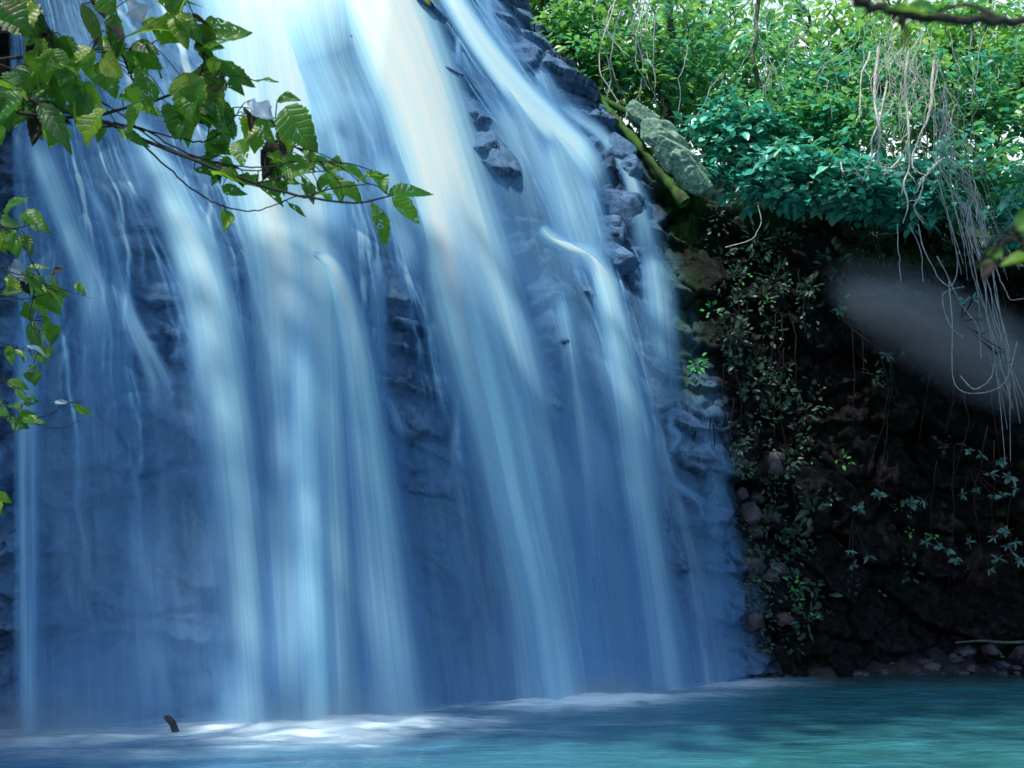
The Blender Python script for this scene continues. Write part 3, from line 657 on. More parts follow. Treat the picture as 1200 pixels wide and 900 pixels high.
# ------------------------------------------------------------------ hanging roots and vines
def strand(pts, r0, r1, name, mat, label, group, wig=.03, n=40, cat='root', k=5, fork=0):
    P = spline([at(a, b, c) for a, b, c in pts], n)
    q = np.linspace(0, 1, n); sd = random.random()*90
    P = P+np.stack([fbm(q*3.6, q*0+sd, 1, 3), .8*fbm(q*3.6, q*0+sd, 2, 3), .5*fbm(q*5, q*0+sd, 3)], -1)*wig*2.4*np.sin(np.pi*np.clip(q*1.2, 0, 1))[:, None]
    mb = MB(); mb.tube(P, np.linspace(r0, r1, n)*(1+.25*vn(q*14, q*0+sd, 4)), k)
    for _ in range(fork):
        i = random.randrange(5, n-8); L = random.uniform(.15, .55); dr = np.array([random.uniform(-.8, .8), random.uniform(-.3, .3), random.uniform(-1, .15)])
        m = 10; tt = np.linspace(0, 1, m)[:, None]; Q = P[i]+dr*L*tt+rng.normal(size=(m, 3))*.012+np.array([0, 0, -.25*L])*tt**2
        mb.tube(Q, np.linspace(r0*.6, r0*.15, m), 4)
    return tag(mb.build(name, mat), label, cat, group)
# thick pale knotted roots
GR = 'thick pale roots lit by the sun'
thick = [([(1040, 95, 19.6), (1028, 140, 19.5), (1022, 180, 19.4), (1010, 215, 19.3)], .035, 'left-hand thick pale root forking at its end'),
         ([(1030, 55, 19.6), (1026, 100, 19.5), (1030, 150, 19.3), (1028, 185, 19.3), (1040, 197, 19.2), (1058, 192, 19.2)], .05, 'thick pale root dropping straight then hooking right'),
         ([(1065, 60, 19.4), (1062, 100, 19.4), (1066, 150, 19.3), (1066, 190, 19.2), (1060, 215, 19.1), (1064, 240, 19.0), (1058, 262, 19.0)], .05, 'longest thick pale root with a knotted lower end'),
         ([(1020, 60, 19.7), (1010, 95, 19.6), (1005, 130, 19.5), (1012, 150, 19.5)], .03, 'short pale root at the left of the knot'),
         ([(1095, 70, 19.2), (1090, 120, 19.2), (1078, 160, 19.2), (1070, 195, 19.1), (1085, 205, 19.1), (1100, 190, 19.1)], .04, 'pale root crossing the knot from the right'),
         ([(1107, 185, 19.2), (1090, 200, 19.1), (1078, 225, 19.1), (1072, 245, 19.1), (1082, 262, 19.0)], .035, 'pale root curling below the knot'),
         ([(1035, 205, 19.2), (1050, 188, 19.2), (1062, 172, 19.2), (1068, 150, 19.2)], .03, 'pale root linking two thicker ones'),
         ([(985, 190, 19.6), (990, 200, 19.5), (1000, 198, 19.5), (1008, 205, 19.5)], .022, 'small pale root tip left of the others'),
         ([(1050, 20, 19.6), (1065, 45, 19.5), (1050, 70, 19.5), (1072, 90, 19.4), (1060, 120, 19.4)], .035, 'crooked pale root at the top of the knot')]
for p, r, lab in thick: strand(p, r*.72, r*.16, 'aerial_root', M_root, lab, GR, .05, 46, fork=5, k=7)
GB = 'fine pale rootlets around the knot of roots'
for k in range(46):
    x = random.gauss(1062, 30); y0 = random.uniform(15, 110); L = random.uniform(30, 120); dx = random.gauss(0, 16); d = random.uniform(19, 20)
    strand([(x, y0, d), (x+dx*.4+random.gauss(0, 7), y0+L*.35, d), (x+dx*.7+random.gauss(0, 8), y0+L*.7, d), (x+dx, y0+L, d)], .0075, .003, 'rootlet', M_root, 'fine pale rootlet in the bright tangle at the upper right', GB, .06, 24, fork=2, k=4)
GC = 'thin grey roots of the hanging curtain'
for k in range(30):
    x = random.gauss(1112, 14); y0 = random.uniform(90, 190); xe = 1108+ (x-1085)*1.35+random.uniform(-10, 26); ye = random.uniform(240, 330); d = random.uniform(17.5, 19)
    strand([(x, y0, d), (x+random.gauss(2, 5), y0+(ye-y0)*.35, d), ((x+xe)/2+random.gauss(3, 5), y0+(ye-y0)*.65, d), (xe, ye, d)], .007, .004, 'hanging_root', M_vine if k % 3 else M_root, 'thin grey root in the curtain hanging at the right', GC, .05, 26, k=4, fork=1 if k % 4 == 0 else 0)
GD = 'long roots trailing down to the right border'
for k in range(11):
    x = random.uniform(1140, 1166); d = random.uniform(17, 18.5)
    strand([(x-18, 240+random.uniform(-20, 20), d), (x-2, 310, d), (x+10+random.gauss(0, 4), 370, d), (x+24+random.gauss(0, 4), 430, d), (x+38+random.gauss(0, 5), 500+random.gauss(0, 26), d)], .010, .006, 'trailing_root', M_vine, 'long grey root trailing to the right border below the curtain', GD, .05, 30, k=4)
loops = [([(1112, 330, 17.8), (1116, 385, 17.8), (1117, 440, 17.7), (1128, 458, 17.6), (1152, 461, 17.6), (1174, 452, 17.6), (1184, 432, 17.7), (1192, 400, 17.8)], 'large U-shaped vine loop in front of the mist'),
         ([(1076, 262, 18.6), (1085, 300, 18.5), (1100, 325, 18.4), (1115, 335, 18.3), (1122, 312, 18.3), (1118, 280, 18.3)], 'vine loop under the knot of roots'),
         ([(1128, 395, 17.8), (1112, 380, 17.8), (1104, 350, 17.9), (1112, 340, 17.9), (1130, 336, 17.9)], 'small hooked vine loop above the mist'),
         ([(1052, 262, 18.8), (1053, 300, 18.7), (1056, 330, 18.6)], 'single straight vine below the roots'),
         ([(1066, 262, 18.6), (1078, 295, 18.6), (1082, 330, 18.5)], 'single slanting vine below the roots'),
         ([(1165, 300, 17.5), (1172, 330, 17.4), (1182, 350, 17.4), (1200, 350, 17.4)], 'white kinked vine at the right border'),
         ([(1098, 300, 18.0), (1120, 345, 18.0), (1145, 380, 17.9), (1150, 420, 17.9)], 'vine slanting across the mist'),
         ([(1125, 440, 17.7), (1140, 456, 17.6), (1160, 445, 17.6), (1165, 425, 17.6)], 'inner vine loop inside the large one'),
         ([(850, 290, 20.0), (880, 280, 20.0), (892, 262, 20.0), (888, 240, 20.1)], 'curved vine under the overhanging shrubs')]
for p, lab in loops: strand(p, .011, .008, 'vine', M_vine, lab, 'vines around the mist', .03, 36, cat='vine')
GE = 'vines hanging in the trees beside the falls'
for k in range(15):
    x = random.uniform(690, 770); y0 = random.uniform(-20, 40); L = random.uniform(50, 120); d = random.uniform(22, 23); w = random.gauss(0, 14)
    strand([(x, y0, d), (x+w+random.gauss(0, 5), y0+L*.5, d), (x+w*.3, y0+L*.85, d), (x-w*.5, y0+L, d)], .018, .010, 'hanging_vine', M_root if k % 2 else M_vine, 'thin pale vine hanging in the trees beside the falls', GE, .06, 26, k=4, cat='vine')
GF = 'thin vines scattered through the forest'
for k in range(34):
    x = random.uniform(800, 1190); y0 = random.uniform(-20, 90); L = random.uniform(40, 110); d = random.uniform(21.2, 22.5); w = random.gauss(0, 22)
    strand([(x, y0, d), (x+w*.4, y0+L*.4, d), (x+w, y0+L, d)], .014, .008, 'forest_vine', M_vine, 'thin vine crossing the green crowns above the dark wall', GF, .08, 20, k=4, cat='vine')
# stems hugging the dark wall
GH = 'creepers hanging down the dark wall'
for k in range(40):
    x = random.uniform(815, 1190); y0 = random.uniform(230, 560); L = random.uniform(60, 190); p = hit(np.array(x), np.array(y0)); d = float(((p-CAM)@FW))-random.uniform(.5, .9)
    strand([(x, y0, d), (x+random.gauss(0, 6), y0+L*.5, d), (x+random.gauss(0, 12), y0+L, d)], .014, .008, 'creeper', M_twig, 'dark creeper hanging against the shaded wall', GH, .06, 22, k=4, cat='vine')

# ------------------------------------------------------------------ plants on the dark wall
def plant_mesh(n_leaf, size, r, shape, mat, name='foliage', up=.3, ang=None):
    th = rng.uniform(0, 2*np.pi, n_leaf); rr = np.sqrt(rng.random(n_leaf))*r
    P = np.stack([np.cos(th)*rr, -abs(rng.normal(.1, .08, n_leaf))*1.0, np.sin(th)*rr], -1)
    D = np.stack([np.cos(th), -rng.uniform(.1, .8, n_leaf), np.sin(th)*.7-.3+up], -1); N = np.stack([rng.normal(0, .3, n_leaf), -np.ones(n_leaf), rng.uniform(.3, 1.2, n_leaf)], -1)
    V, F, A = leaves(P, D, N, size*rng.uniform(.6, 1.3, n_leaf), shape); mb = MB(); mb.add(V, F, A)
    return mb
def place_plant(px, py, mb, mat, name, label, group, cat='plant', d=None, back=.35, stem=True):
    if d is None:
        p = hit(np.array(float(px)), np.array(float(py))); yy = float(rock_y(p[0], p[2])[0]); p[1] = yy-.03
        rr = ray(px, py); t = (yy-back*.3)/rr[1]; p = CAM+rr*t
    else: p = at(px, py, d)
    e = empty(name, tuple(p), label, cat, group)
    mb.build('foliage', mat, e, False)
    if stem:
        s = MB(); s.tube(np.array([[0, .45, .12], [0, .2, .05], [0, 0, 0], [.02, -.08, -.02]]), [.02, .015, .012, .006], 5); s.build('stem', M_twig, e)
    return e
GW = 'small plants clinging to the dark wall'
shapes = ['oval', 'long', 'oval', 'broad']
protos = [plant_mesh(random.randint(9, 26), random.uniform(.07, .13), random.uniform(.1, .3), shapes[i % 4], M_dim) for i in range(14)]
pmesh = []
for i, mb in enumerate(protos):
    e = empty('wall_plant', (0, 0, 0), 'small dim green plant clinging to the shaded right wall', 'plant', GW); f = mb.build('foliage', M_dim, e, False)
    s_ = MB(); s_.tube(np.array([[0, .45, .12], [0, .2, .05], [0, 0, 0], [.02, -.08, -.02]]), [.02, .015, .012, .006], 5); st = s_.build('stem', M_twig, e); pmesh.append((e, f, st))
cnt = 0
for k in range(1200):
    x = random.uniform(800, 1195); y_ = random.uniform(250, 770)
    dn = .25+.9*math.exp(-((x-900)/80)**2)*(1 if y_ < 740 else .2)+.5*math.exp(-((y_-290)/60)**2)
    if x > 960 and y_ > 380: dn *= .2
    if x < 805+.12*max(0, y_-300)+20: continue
    if random.random() > dn*.42: continue
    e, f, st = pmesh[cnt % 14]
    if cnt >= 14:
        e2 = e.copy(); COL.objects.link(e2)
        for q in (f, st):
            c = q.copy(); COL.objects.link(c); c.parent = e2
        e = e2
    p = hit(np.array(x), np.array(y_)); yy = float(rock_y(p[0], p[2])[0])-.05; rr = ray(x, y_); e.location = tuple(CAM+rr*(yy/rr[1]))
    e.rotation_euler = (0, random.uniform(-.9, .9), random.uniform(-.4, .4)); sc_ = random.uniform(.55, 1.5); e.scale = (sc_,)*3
    cnt += 1
    if cnt >= 210: break
GL = 'bright green seedlings on the dark wall'
for (x, y_, n, lab) in [(833, 365, 14, 'bright green seedling under the left end of the overhang'), (868, 325, 9, 'bright green sprig just below the shrubs'), (815, 427, 22, 'bright green clump beside the edge of the falls'), (985, 540, 9, 'bright green sprig in the middle of the dark wall'), (928, 685, 12, 'bright green plant low on the wall near the falls'),
                        (935, 703, 8, 'small green sprig just under another low on the wall'), (952, 724, 5, 'tiny pair of green leaves near the waterline'), (1032, 695, 3, 'single bright green leaf on the lower wall'), (1063, 800-175, 6, 'green sprig left of the pale rosettes'), (1091, 627, 7, 'bright green leaf cluster beside the pale rosettes'), (1168, 771, 4, 'small yellow-green leaf on the shore stones'), (900, 355, 7, 'yellow-green sprig on the upper dark wall')]:
    place_plant(x, y_, plant_mesh(n, .10, .16 if n > 8 else .07, 'oval', M_lime), M_lime, 'seedling', lab, GL)
# pale rosette plants
GP = 'pale plants growing out of the dark hollow'
def rosette_plant(pts, lab, d):
    c = at(*pts[0], d); e = empty('rosette_plant', tuple(c), lab, 'plant', GP); V_ = MB(); st = MB()
    for (x, y_) in pts:
        q = at(x, y_, d+random.uniform(-.25, .25))-c; n = random.randint(5, 11); th = np.linspace(0, 2*np.pi, n, endpoint=False)+random.random()+rng.normal(0, .3, n)
        D = np.stack([np.cos(th), -.35*np.ones(n), np.sin(th)*random.uniform(.4, .8)-.2], -1)+rng.normal(0, .25, (n, 3)); N = np.tile([0, -.8, .6], (n, 1))+rng.normal(0, .3, (n, 3))
        a, b, r = leaves(np.tile(q, (n, 1)), D, N, .16*rng.uniform(.5, 1.25, n), random.choice(['long', 'oval', 'long'])); V_.add(a, b, r)
        st.tube(spline([np.array([.3, 1.2, -.1]), q*.5+np.array([.1, .5, -.1]), q], 10), [.014]*10, 4)
    V_.build('foliage', M_grey, e, False); st.build('stem', M_twig, e)
rosette_plant([(1150, 532), (1170, 540), (1135, 528), (1182, 560), (1160, 555), (1145, 575), (1128, 580), (1175, 580), (1190, 572), (1165, 582)], 'upper pale rosette plant at the right of the dark wall', 19.6)
rosette_plant([(1135, 635), (1110, 645), (1120, 655), (1100, 640), (1085, 635)], 'lower pale rosette sprig pointing left in the hollow', 19.6)
rosette_plant([(1165, 630), (1180, 640), (1190, 635), (1170, 655), (1160, 668), (1195, 655), (1178, 622)], 'lower pale rosette plant nearest the right border', 19.4)
rosette_plant([(1060, 588), (1068, 590), (1030, 578), (1082, 586)], 'dim rosette plant in the middle of the hollow', 20.2)
rosette_plant([(1005, 595), (1018, 652), (995, 645), (1000, 662)], 'dim rosette plant on the left lip of the hollow', 19.6)
rosette_plant([(990, 350), (1030, 345), (1050, 335), (1075, 345), (1020, 360), (1045, 365), (1040, 415), (1060, 410), (985, 365)], 'blue-green leaf spray behind the mist', 19.2)
rosette_plant([(1140, 350), (1130, 352), (1145, 372), (1150, 392), (1175, 410), (1180, 425), (1170, 415)], 'pale leaves among the vines in front of the mist', 17.8)

# ------------------------------------------------------------------ shore stones, driftwood
GS = 'stones on the shore under the dark wall'
sh = [(1083, 778, 19.8, .24), (1092, 782, 19.6, .2), (1160, 763, 20.0, .22), (1198, 768, 19.9, .28), (1138, 784, 19.3, .14), (1118, 775, 19.8, .2), (1010, 783, 20.0, .16), (1050, 783, 19.7, .2), (1175, 780, 19.5, .2), (960, 782, 19.9, .2), (900, 770, 19.6, .26), (893, 745, 19.5, .26), (925, 778, 19.8, .18), (1215, 775, 19.4, .3), (1130, 765, 20.1, .2), (1190, 783, 19.2, .13)]
lab_ = ['grey stone left of the middle of the shore', 'grey flat stone at the waterline', 'rounded purple-grey stone on the shore', 'purple-grey stone at the right border', 'small pale stone at the waterline', 'dark stone behind the waterline stones', 'low stone below the cave-like hollow', 'flat dark stone where the roots fan out', 'dark stone beside the driftwood stick', 'dark stone left of the hollow', 'stone at the foot of the wall nearest the falls', 'pale purple stone above the foot of the wall', 'small dark stone beside the foot of the wall', 'stone just past the right border', 'dark stone under the driftwood stick', 'tiny stone by the water at right']
for k, (x, y_, d, r) in enumerate(sh): boulder(at(x, y_, d), r, M_pb if k not in (5, 8, 9, 14) else M_db, lab_[k], 'shore_stone', GS, (1, .8, .6), 80+k)
for k in range(14):
    x = random.uniform(868, 925); y_ = random.uniform(500, 740); p = hit(np.array(x), np.array(y_)); yy = float(rock_y(p[0], p[2])[0]); rr = ray(x, y_)
    boulder(CAM+rr*((yy+.02)/rr[1]), random.uniform(.14, .28), M_pb, 'purple-grey rock bulging from the wall beside the falls', 'bulging_rock', 'purple-grey rocks in the wall beside the falls', (1, .6, .9), 120+k, 18)
for k in range(34):
    x = random.uniform(875, 1200); gp = ground(x, random.uniform(786, 791)); boulder((gp[0], min(gp[1], float(base_y(gp[0]))-.1), random.uniform(-.03, .03)), random.uniform(.07, .17), M_db if k % 3 else M_pb, 'small half-sunk stone along the waterline of the dark wall', 'waterline_stone', 'half-sunk stones along the waterline', (1, .8, .6), 200+k, 12)
# continuous low bank
bxs = np.linspace(5.0, 15, 160); bys = np.linspace(-.9, 1.4, 26); BX, BY = np.meshgrid(bxs, bys, indexing='ij')
BZ = -.30+.62*sst(-.7, .8, BY)+.40*fbm(BX*1.7, BY*1.7, 91, 5)+.25*fbm(BX*.5, BY*.3, 92)
tag(mesh_from('bank', np.stack([BX, base_y(BX)+BY-.15, BZ], -1).reshape(-1, 3), gridf(160, 26), mat_boulder('bank_rubble', (.006, .005, .006), (.035, .028, .034))), kind='structure')
mb = MB(); mb.tube(spline([at(1120, 753, 19.4), at(1150, 751, 19.3), at(1180, 753, 19.2), at(1225, 751, 19.1)], 20), np.linspace(.02, .035, 20), 6); tag(mb.build('driftwood_stick', M_trunk), 'pale stick lying level above the shore stones at right', 'stick')
# log standing in the foam
mb = MB(); b = ground(209, 858); b = b+np.array([0, 0, .03]); a = b+np.array([-.17, -.05, .17]); P = spline([a, (a+b)/2+[.01, 0, 0], b-[0, 0, .12]], 12); mb.tube(P, list(.72*np.array([.012, .04, .05, .055, .06, .06, .058, .06, .06, .062, .06, .06])), 9)
tag(mb.build('broken_log', mat_bark('wet_wood', (.015, .014, .018), (.06, .05, .05))), 'short dark broken log sticking out of the foam at left', 'log')

# ------------------------------------------------------------------ near branches at upper left
def near_branch(name, twigs, big, fills, label, d0, mats, seed, dz=None, LS=1.0):
    random.seed(seed); rg = np.random.default_rng(seed)
    c = at(twigs[0][0][0][0], twigs[0][0][0][1], d0); e = empty(name, tuple(c), label, 'branch')
    tb = MB(); pts = []
    for tw, r0, r1 in twigs:
        P = spline([at(a, b, d0+dd) for a, b, dd in tw], 34); P = P+rg.normal(size=P.shape)*.0015
        tb.tube(P-c, np.linspace(r0, r1, 34), 7); pts.append(P)
    allp = np.concatenate(pts)
    mbs = {k: MB() for k in ('near', 'dead', 'pale', 'yel')}
    def add_leaf(x, y_, L, ang, kind, shape, tilt, dd, rn=None, sd=None):
        T, F = rich_leaf(shape, sd or random.randrange(9999)); p = at(x, y_, d0+dd); size = LS*L/FPX*d0
        D = np.array([math.cos(ang), random.uniform(-.35, .35), -math.sin(ang)]); N = np.array([random.gauss(0, .25), -1+tilt, tilt+random.gauss(0, .2)])
        M3 = frames(D[None], N[None])[0]; V = p+size*(T@M3)-c
        mbs[kind].add(V, F, random.random() if rn is None else rn)
        # petiole
        q = allp[np.argmin(((allp-p)**2).sum(1))]
        if np.linalg.norm(q-p) < .35 and np.linalg.norm(q-p) > .004: tb.tube(spline([q-c, (p+q)/2-c+[0, 0, .01], p-c], 6), [.0022]*6, 4)
    for g in big:
        x, y_, L, an, kind, shape = g[:6]; add_leaf(x, y_, L, R(an), kind, shape, random.uniform(.1, .6), random.uniform(-.12, .12), g[6] if len(g) > 6 else None)
    for (x0, y0, x1, y1, n, L0, L1, angs) in fills:
        for _ in range(n):
            p = allp[random.randrange(len(allp))]; x, y_ = proj(p)
            tries = 0
            while not (x0 < x < x1 and y0 < y_ < y1) and tries < 60: p = allp[random.randrange(len(allp))]; x, y_ = proj(p); tries += 1
            if tries >= 60: x = random.uniform(x0, x1); y_ = random.uniform(y0, y1)
            x += random.gauss(0, 10); y_ += random.gauss(0, 9); k = random.random()
            add_leaf(float(x), float(y_), random.uniform(L0, L1), R(random.uniform(*angs)), 'dead' if k < .07 else 'near', random.choice(['oval', 'broad', 'oval', 'lobed']), random.uniform(.0, .9), random.uniform(-.15, .25))
    tb.build('stem', M_twig, e); 
    if mbs['near'].V:
        m = mbs['near']; k = len(m.V); tt, ss = np.meshgrid(np.linspace(0, 1, 22), np.linspace(-1, 1, 7), indexing='ij')
        mesh_from('foliage', np.concatenate(m.V), np.concatenate(m.F), M_near, e, attrs={'rnd': np.concatenate(m.A), 'lt': np.tile(tt.ravel(), k), 'ls': np.tile(ss.ravel(), k)})
    for k, nm, m in (('dead', 'dead_leaf', M_dead), ('pale', 'pale_leaf', M_pale), ('yel', 'yellow_leaf', M_yel)):
        F = rich_leaf('oval', 1)[1]
        for V, A in zip(mbs[k].V, mbs[k].A): mesh_from(nm, V, F, m, e, attrs={'rnd': A})
    return e
# angle: 0 = right, 90 = down (picture sense)
TW = [([(-40, 88, 0), (0, 102, 0), (40, 118, 0), (90, 134, 0), (130, 145, 0), (170, 165, 0), (220, 185, -.05), (270, 204, -.1), (320, 222, -.1), (365, 232, -.15), (415, 238, -.2), (460, 229, -.2)], .011, .003),
      ([(-40, 120, .1), (0, 128, .1), (60, 137, .05), (110, 136, .05), (150, 126, 0), (190, 115, 0), (225, 98, 0), (238, 78, 0), (237, 52, 0)], .008, .003),
      ([(-40, 70, .1), (0, 69, .1), (60, 65, .1), (100, 58, .1), (160, 56, .1), (190, 45, .1)], .007, .002),
      ([(130, 143, 0), (180, 155, 0), (235, 166, 0), (262, 152, 0), (280, 130, 0)], .004, .002),
      ([(150, 152, 0), (200, 200, 0), (235, 228, 0), (265, 243, 0), (300, 247, 0), (330, 237, 0)], .004, .002),
      ([(205, 118, 0), (240, 130, .1), (290, 136, .1), (330, 140, 0)], .003, .002),
      ([(60, 40, 0), (62, 70, 0), (45, 95, 0), (25, 130, 0)], .004, .002), ([(20, -20, .2), (40, 40, .2), (60, 62, .1)], .008, .004), ([(120, -30, .1), (125, 20, .1), (150, 80, .05), (165, 118, 0)], .006, .003),
      ([(0, 75, .2), (60, 100, .2), (120, 120, .1), (190, 170, .05), (250, 190, .05), (300, 200, .0), (330, 190, 0), (345, 172, 0)], .004, .002),
      ([(300, 215, -.1), (340, 205, -.1), (380, 200, -.1)], .003, .002), ([(120, 148, 0), (165, 150, 0), (210, 175, 0), (262, 192, 0), (310, 196, -.1), (350, 188, -.1), (385, 190, -.1)], .004, .002),
      ([(355, 232, -.15), (385, 222, -.2), (430, 215, -.2)], .003, .002), ([(200, -30, .1), (215, 20, .1), (238, 60, 0), (262, 90, 0)], .005, .003)]
BIG = [(232, 52, 62, -25, 'near', 'broad', .6), (222, 40, 78, 185, 'near', 'broad', .45), (180, 5, 55, -10, 'near', 'broad', .35), (235, 58, 70, 38, 'near', 'lobed', .55), (232, 80, 66, 60, 'near', 'broad', .85), (215, 85, 62, 80, 'near', 'broad', .9),
       (245, 110, 60, 55, 'near', 'oval', .8), (335, 125, 58, 50, 'near', 'broad', .5), (62, 72, 42, 95, 'near', 'broad', .1), (110, 58, 38, 145, 'near', 'broad', .95), (45, 122, 72, 58, 'near', 'long', .05), (248, 88, 56, 78, 'dead', 'oval'),
       (292, 118, 36, 35, 'pale', 'lobed'), (328, 165, 52, 110, 'dead', 'oval'), (216, 124, 24, 88, 'dead', 'oval'), (264, 246, 30, 86, 'near', 'oval', .8), (338, 238, 26, 35, 'near', 'long', .3), (250, 205, 40, 5, 'near', 'broad', .75),
       (278, 165, 36, 75, 'near', 'broad', .7), (140, 112, 46, 15, 'near', 'broad', .6), (195, 120, 32, 85, 'near', 'oval', .4), (300, 95, 26, -5, 'near', 'oval', .4), (325, 118, 28, 0, 'near', 'oval', .35), (138, 152, 42, 25, 'near', 'long', .3),
       (116, 140, 28, 82, 'near', 'oval', .5), (455, 228, 56, -12, 'near', 'oval', .4), (460, 230, 44, 40, 'near', 'broad', .75), (436, 200, 38, 58, 'near', 'oval', .55), (436, 238, 54, 68, 'near', 'long', .8), (400, 192, 40, 25, 'near', 'oval', .5), (398, 215, 34, 40, 'near', 'oval', .7),
       (360, 185, 44, 20, 'near', 'oval', .4), (375, 225, 34, -60, 'near', 'oval', .6), (300, 215, 40, 30, 'near', 'broad', .3), (130, 10, 60, 75, 'near', 'long', .15), (95, 5, 62, 70, 'near', 'long', .0), (150, 0, 34, 60, 'pale', 'lobed'), (10, 125, 30, 80, 'near', 'broad', .0), (165, 78, 50, 88, 'near', 'lobed', .5), (120, 70, 44, 75, 'near', 'broad', .5),
       (385, 205, 38, 60, 'near', 'oval', .6), (420, 212, 36, -20, 'near', 'oval', .3), (330, 195, 40, 5, 'near', 'broad', .5), (10, 5, 60, 45, 'near', 'broad', .1), (170, 77, 24, 2, 'yel', 'long')]
near_branch('leafy_branch', TW, BIG, [(-30, -30, 120, 130, 66, 26, 54, (10, 120)), (100, -20, 240, 130, 34, 28, 50, (0, 130)), (200, 60, 330, 200, 30, 20, 42, (0, 120)), (240, 150, 400, 235, 26, 18, 34, (-20, 100))],
            'broad-leaved branch with insect-eaten leaves reaching in from the upper left', 3.6, None, 11, LS=1.02)
TW2 = [([(-40, 235, 0), (0, 262, 0), (25, 285, 0), (45, 320, 0), (60, 345, 0)], .006, .002), ([(-40, 330, 0), (0, 345, 0), (30, 350, 0), (70, 340, 0)], .005, .002), ([(-40, 250, 0), (10, 268, 0), (40, 262, 0)], .004, .002), ([(-30, 300, 0), (10, 318, 0), (40, 330, 0), (35, 370, 0), (45, 400, 0)], .004, .002), ([(20, 325, 0), (70, 338, 0), (108, 350, 0)], .003, .001), ([(-30, 395, 0), (10, 405, 0), (45, 414, 0)], .003, .001)]
BIG2 = [(28, 248, 42, 28, 'near', 'oval', .5), (8, 275, 34, 50, 'near', 'oval', .4), (30, 318, 28, -20, 'near', 'oval', .6), (55, 335, 26, 20, 'near', 'broad', .7), (38, 375, 48, 65, 'near', 'long', .1), (42, 350, 36, 30, 'near', 'oval', .5), (5, 250, 34, -40, 'near', 'broad', .4), (15, 305, 36, 50, 'pale', 'oval'), (2, 345, 30, -20, 'near', 'oval', .3), (8, 412, 26, 10, 'near', 'long', .6), (30, 405, 26, 15, 'pale', 'long'), (62, 322, 18, -40, 'dead', 'oval')]
near_branch('leafy_twig', TW2, BIG2, [(-30, 230, 60, 420, 34, 18, 34, (10, 110))], 'drooping leafy twigs at the left border below the large branch', 5.0, None, 12)
TW3 = [([(-30, 488, 0), (0, 490, 0), (30, 494, 0), (70, 502, 0), (95, 492, 0)], .004, .0015), ([(30, 494, 0), (60, 485, 0), (82, 472, 0), (100, 476, 0)], .003, .001), ([(-20, 440, 0), (10, 450, 0), (30, 462, 0)], .003, .001), ([(-20, 480, 0), (15, 484, 0), (30, 472, 0)], .003, .001)]
BIG3 = [(86, 474, 26, 25, 'near', 'long', .7), (25, 490, 28, 0, 'near', 'oval', .6), (8, 448, 26, 15, 'near', 'oval', .5), (28, 473, 18, -10, 'near', 'oval', .2), (18, 455, 24, 45, 'near', 'long', .4), (62, 472, 18, -5, 'pale', 'long')]
near_branch('small_twig', TW3, BIG3, [(-20, 440, 40, 500, 8, 14, 24, (-10, 60))], 'thin twig with a few leaves low at the left border', 5.0, None, 13)
near_branch('green_sprig', [([(-30, 590, 0), (-10, 585, 0), (2, 584, 0)], .003, .001)], [(-6, 578, 22, 30, 'near', 'oval', .9), (-8, 586, 20, 55, 'near', 'broad', .9)], [], 'single bright green leaf poking in at the left border', 4.0, None, 14)
near_branch('yellow_sprig', [([(505, -30, 0), (500, -12, 0), (495, -4, 0)], .003, .001)], [(498, -6, 18, 170, 'yel', 'oval'), (498, -6, 14, 60, 'yel', 'oval'), (505, -5, 12, 40, 'yel', 'oval')], [], 'tiny yellow leaf tip hanging at the top centre', 5.0, None, 15)
# very near, out-of-focus twigs at right
near_branch('overhead_branch', [([(985, -22, 0), (1010, 2, 0), (1045, 14, 0), (1090, 20, 0), (1140, 25, 0), (1230, 24, .03)], .0048, .0040), ([(1055, 16, 0), (1057, 30, 0)], .002, .002)],
            [(1056, 20, 44, 92, 'near', 'long', .9), (1085, 18, 50, 190, 'near', 'oval', .5), (1100, 12, 44, -170, 'near', 'oval', .4)], [], 'dark out-of-focus branch crossing the top right corner', .85, None, 16)
near_branch('blurred_sprig', [([(1240, 230, 0), (1200, 262, 0), (1165, 295, 0), (1140, 315, 0)], .0022, .001), ([(1190, 270, 0), (1215, 300, 0)], .0015, .001)],
            [(1175, 288, 44, 140, 'near', 'long', .7), (1190, 268, 46, -20, 'near', 'oval', .5), (1160, 300, 34, 120, 'dead', 'oval'), (1195, 270, 44, 60, 'near', 'oval', .8), (1200, 265, 40, -60, 'near', 'oval', .6), (1205, 300, 36, 170, 'near', 'oval', .9)], [], 'out-of-focus leafy sprig near the right border', .95, None, 17)

# ------------------------------------------------------------------ unseen trees added behind and above the viewer to shade cliff and pool
GK = 'unseen shade trees added over the pool'
for (bx_, by_, cx_, cy_, cz_, rx, ry, rz, lab) in [(-18, 2, -13.5, 8.2, 20, 4.6, 3.6, 1.8, 'tall unseen tree added for shade, leaning over the pool from the left bank'), (-19, -1, -14, 2.6, 20, 4.6, 4.0, 1.8, 'unseen tree added for shade behind the viewer on the left bank'), (17, 2, 4.5, 8.0, 20, 5.5, 4.2, 1.8, 'tall unseen tree added for shade, leaning over the pool from the right bank'),
        (-17, -3, -4.0, 6.2, 21, 4.6, 3.8, 1.8, 'tallest unseen tree added for shade over the middle of the pool'), (18, -4, 0, 8.2, 21.5, 3.6, 2.6, 1.5, 'slim unseen tree added for shade, reaching over from the right bank'), (19, 3, 5.5, 11.8, 20.5, 4.6, 1.8, 1.2, 'unseen tree added to shade the dark wall, leaning farthest over the pool'), (19, 0, 11.5, 9.0, 19.5, 4.5, 4, 1.8, 'unseen tree added for shade on the right bank')]:
    tree('shade_tree', (bx_, by_, -1.8), (cx_, cy_-2.4, cz_), (rx, ry, rz), 170, 26, .42, lab, 'tree', GK, M_can, .35, spread=1.1)
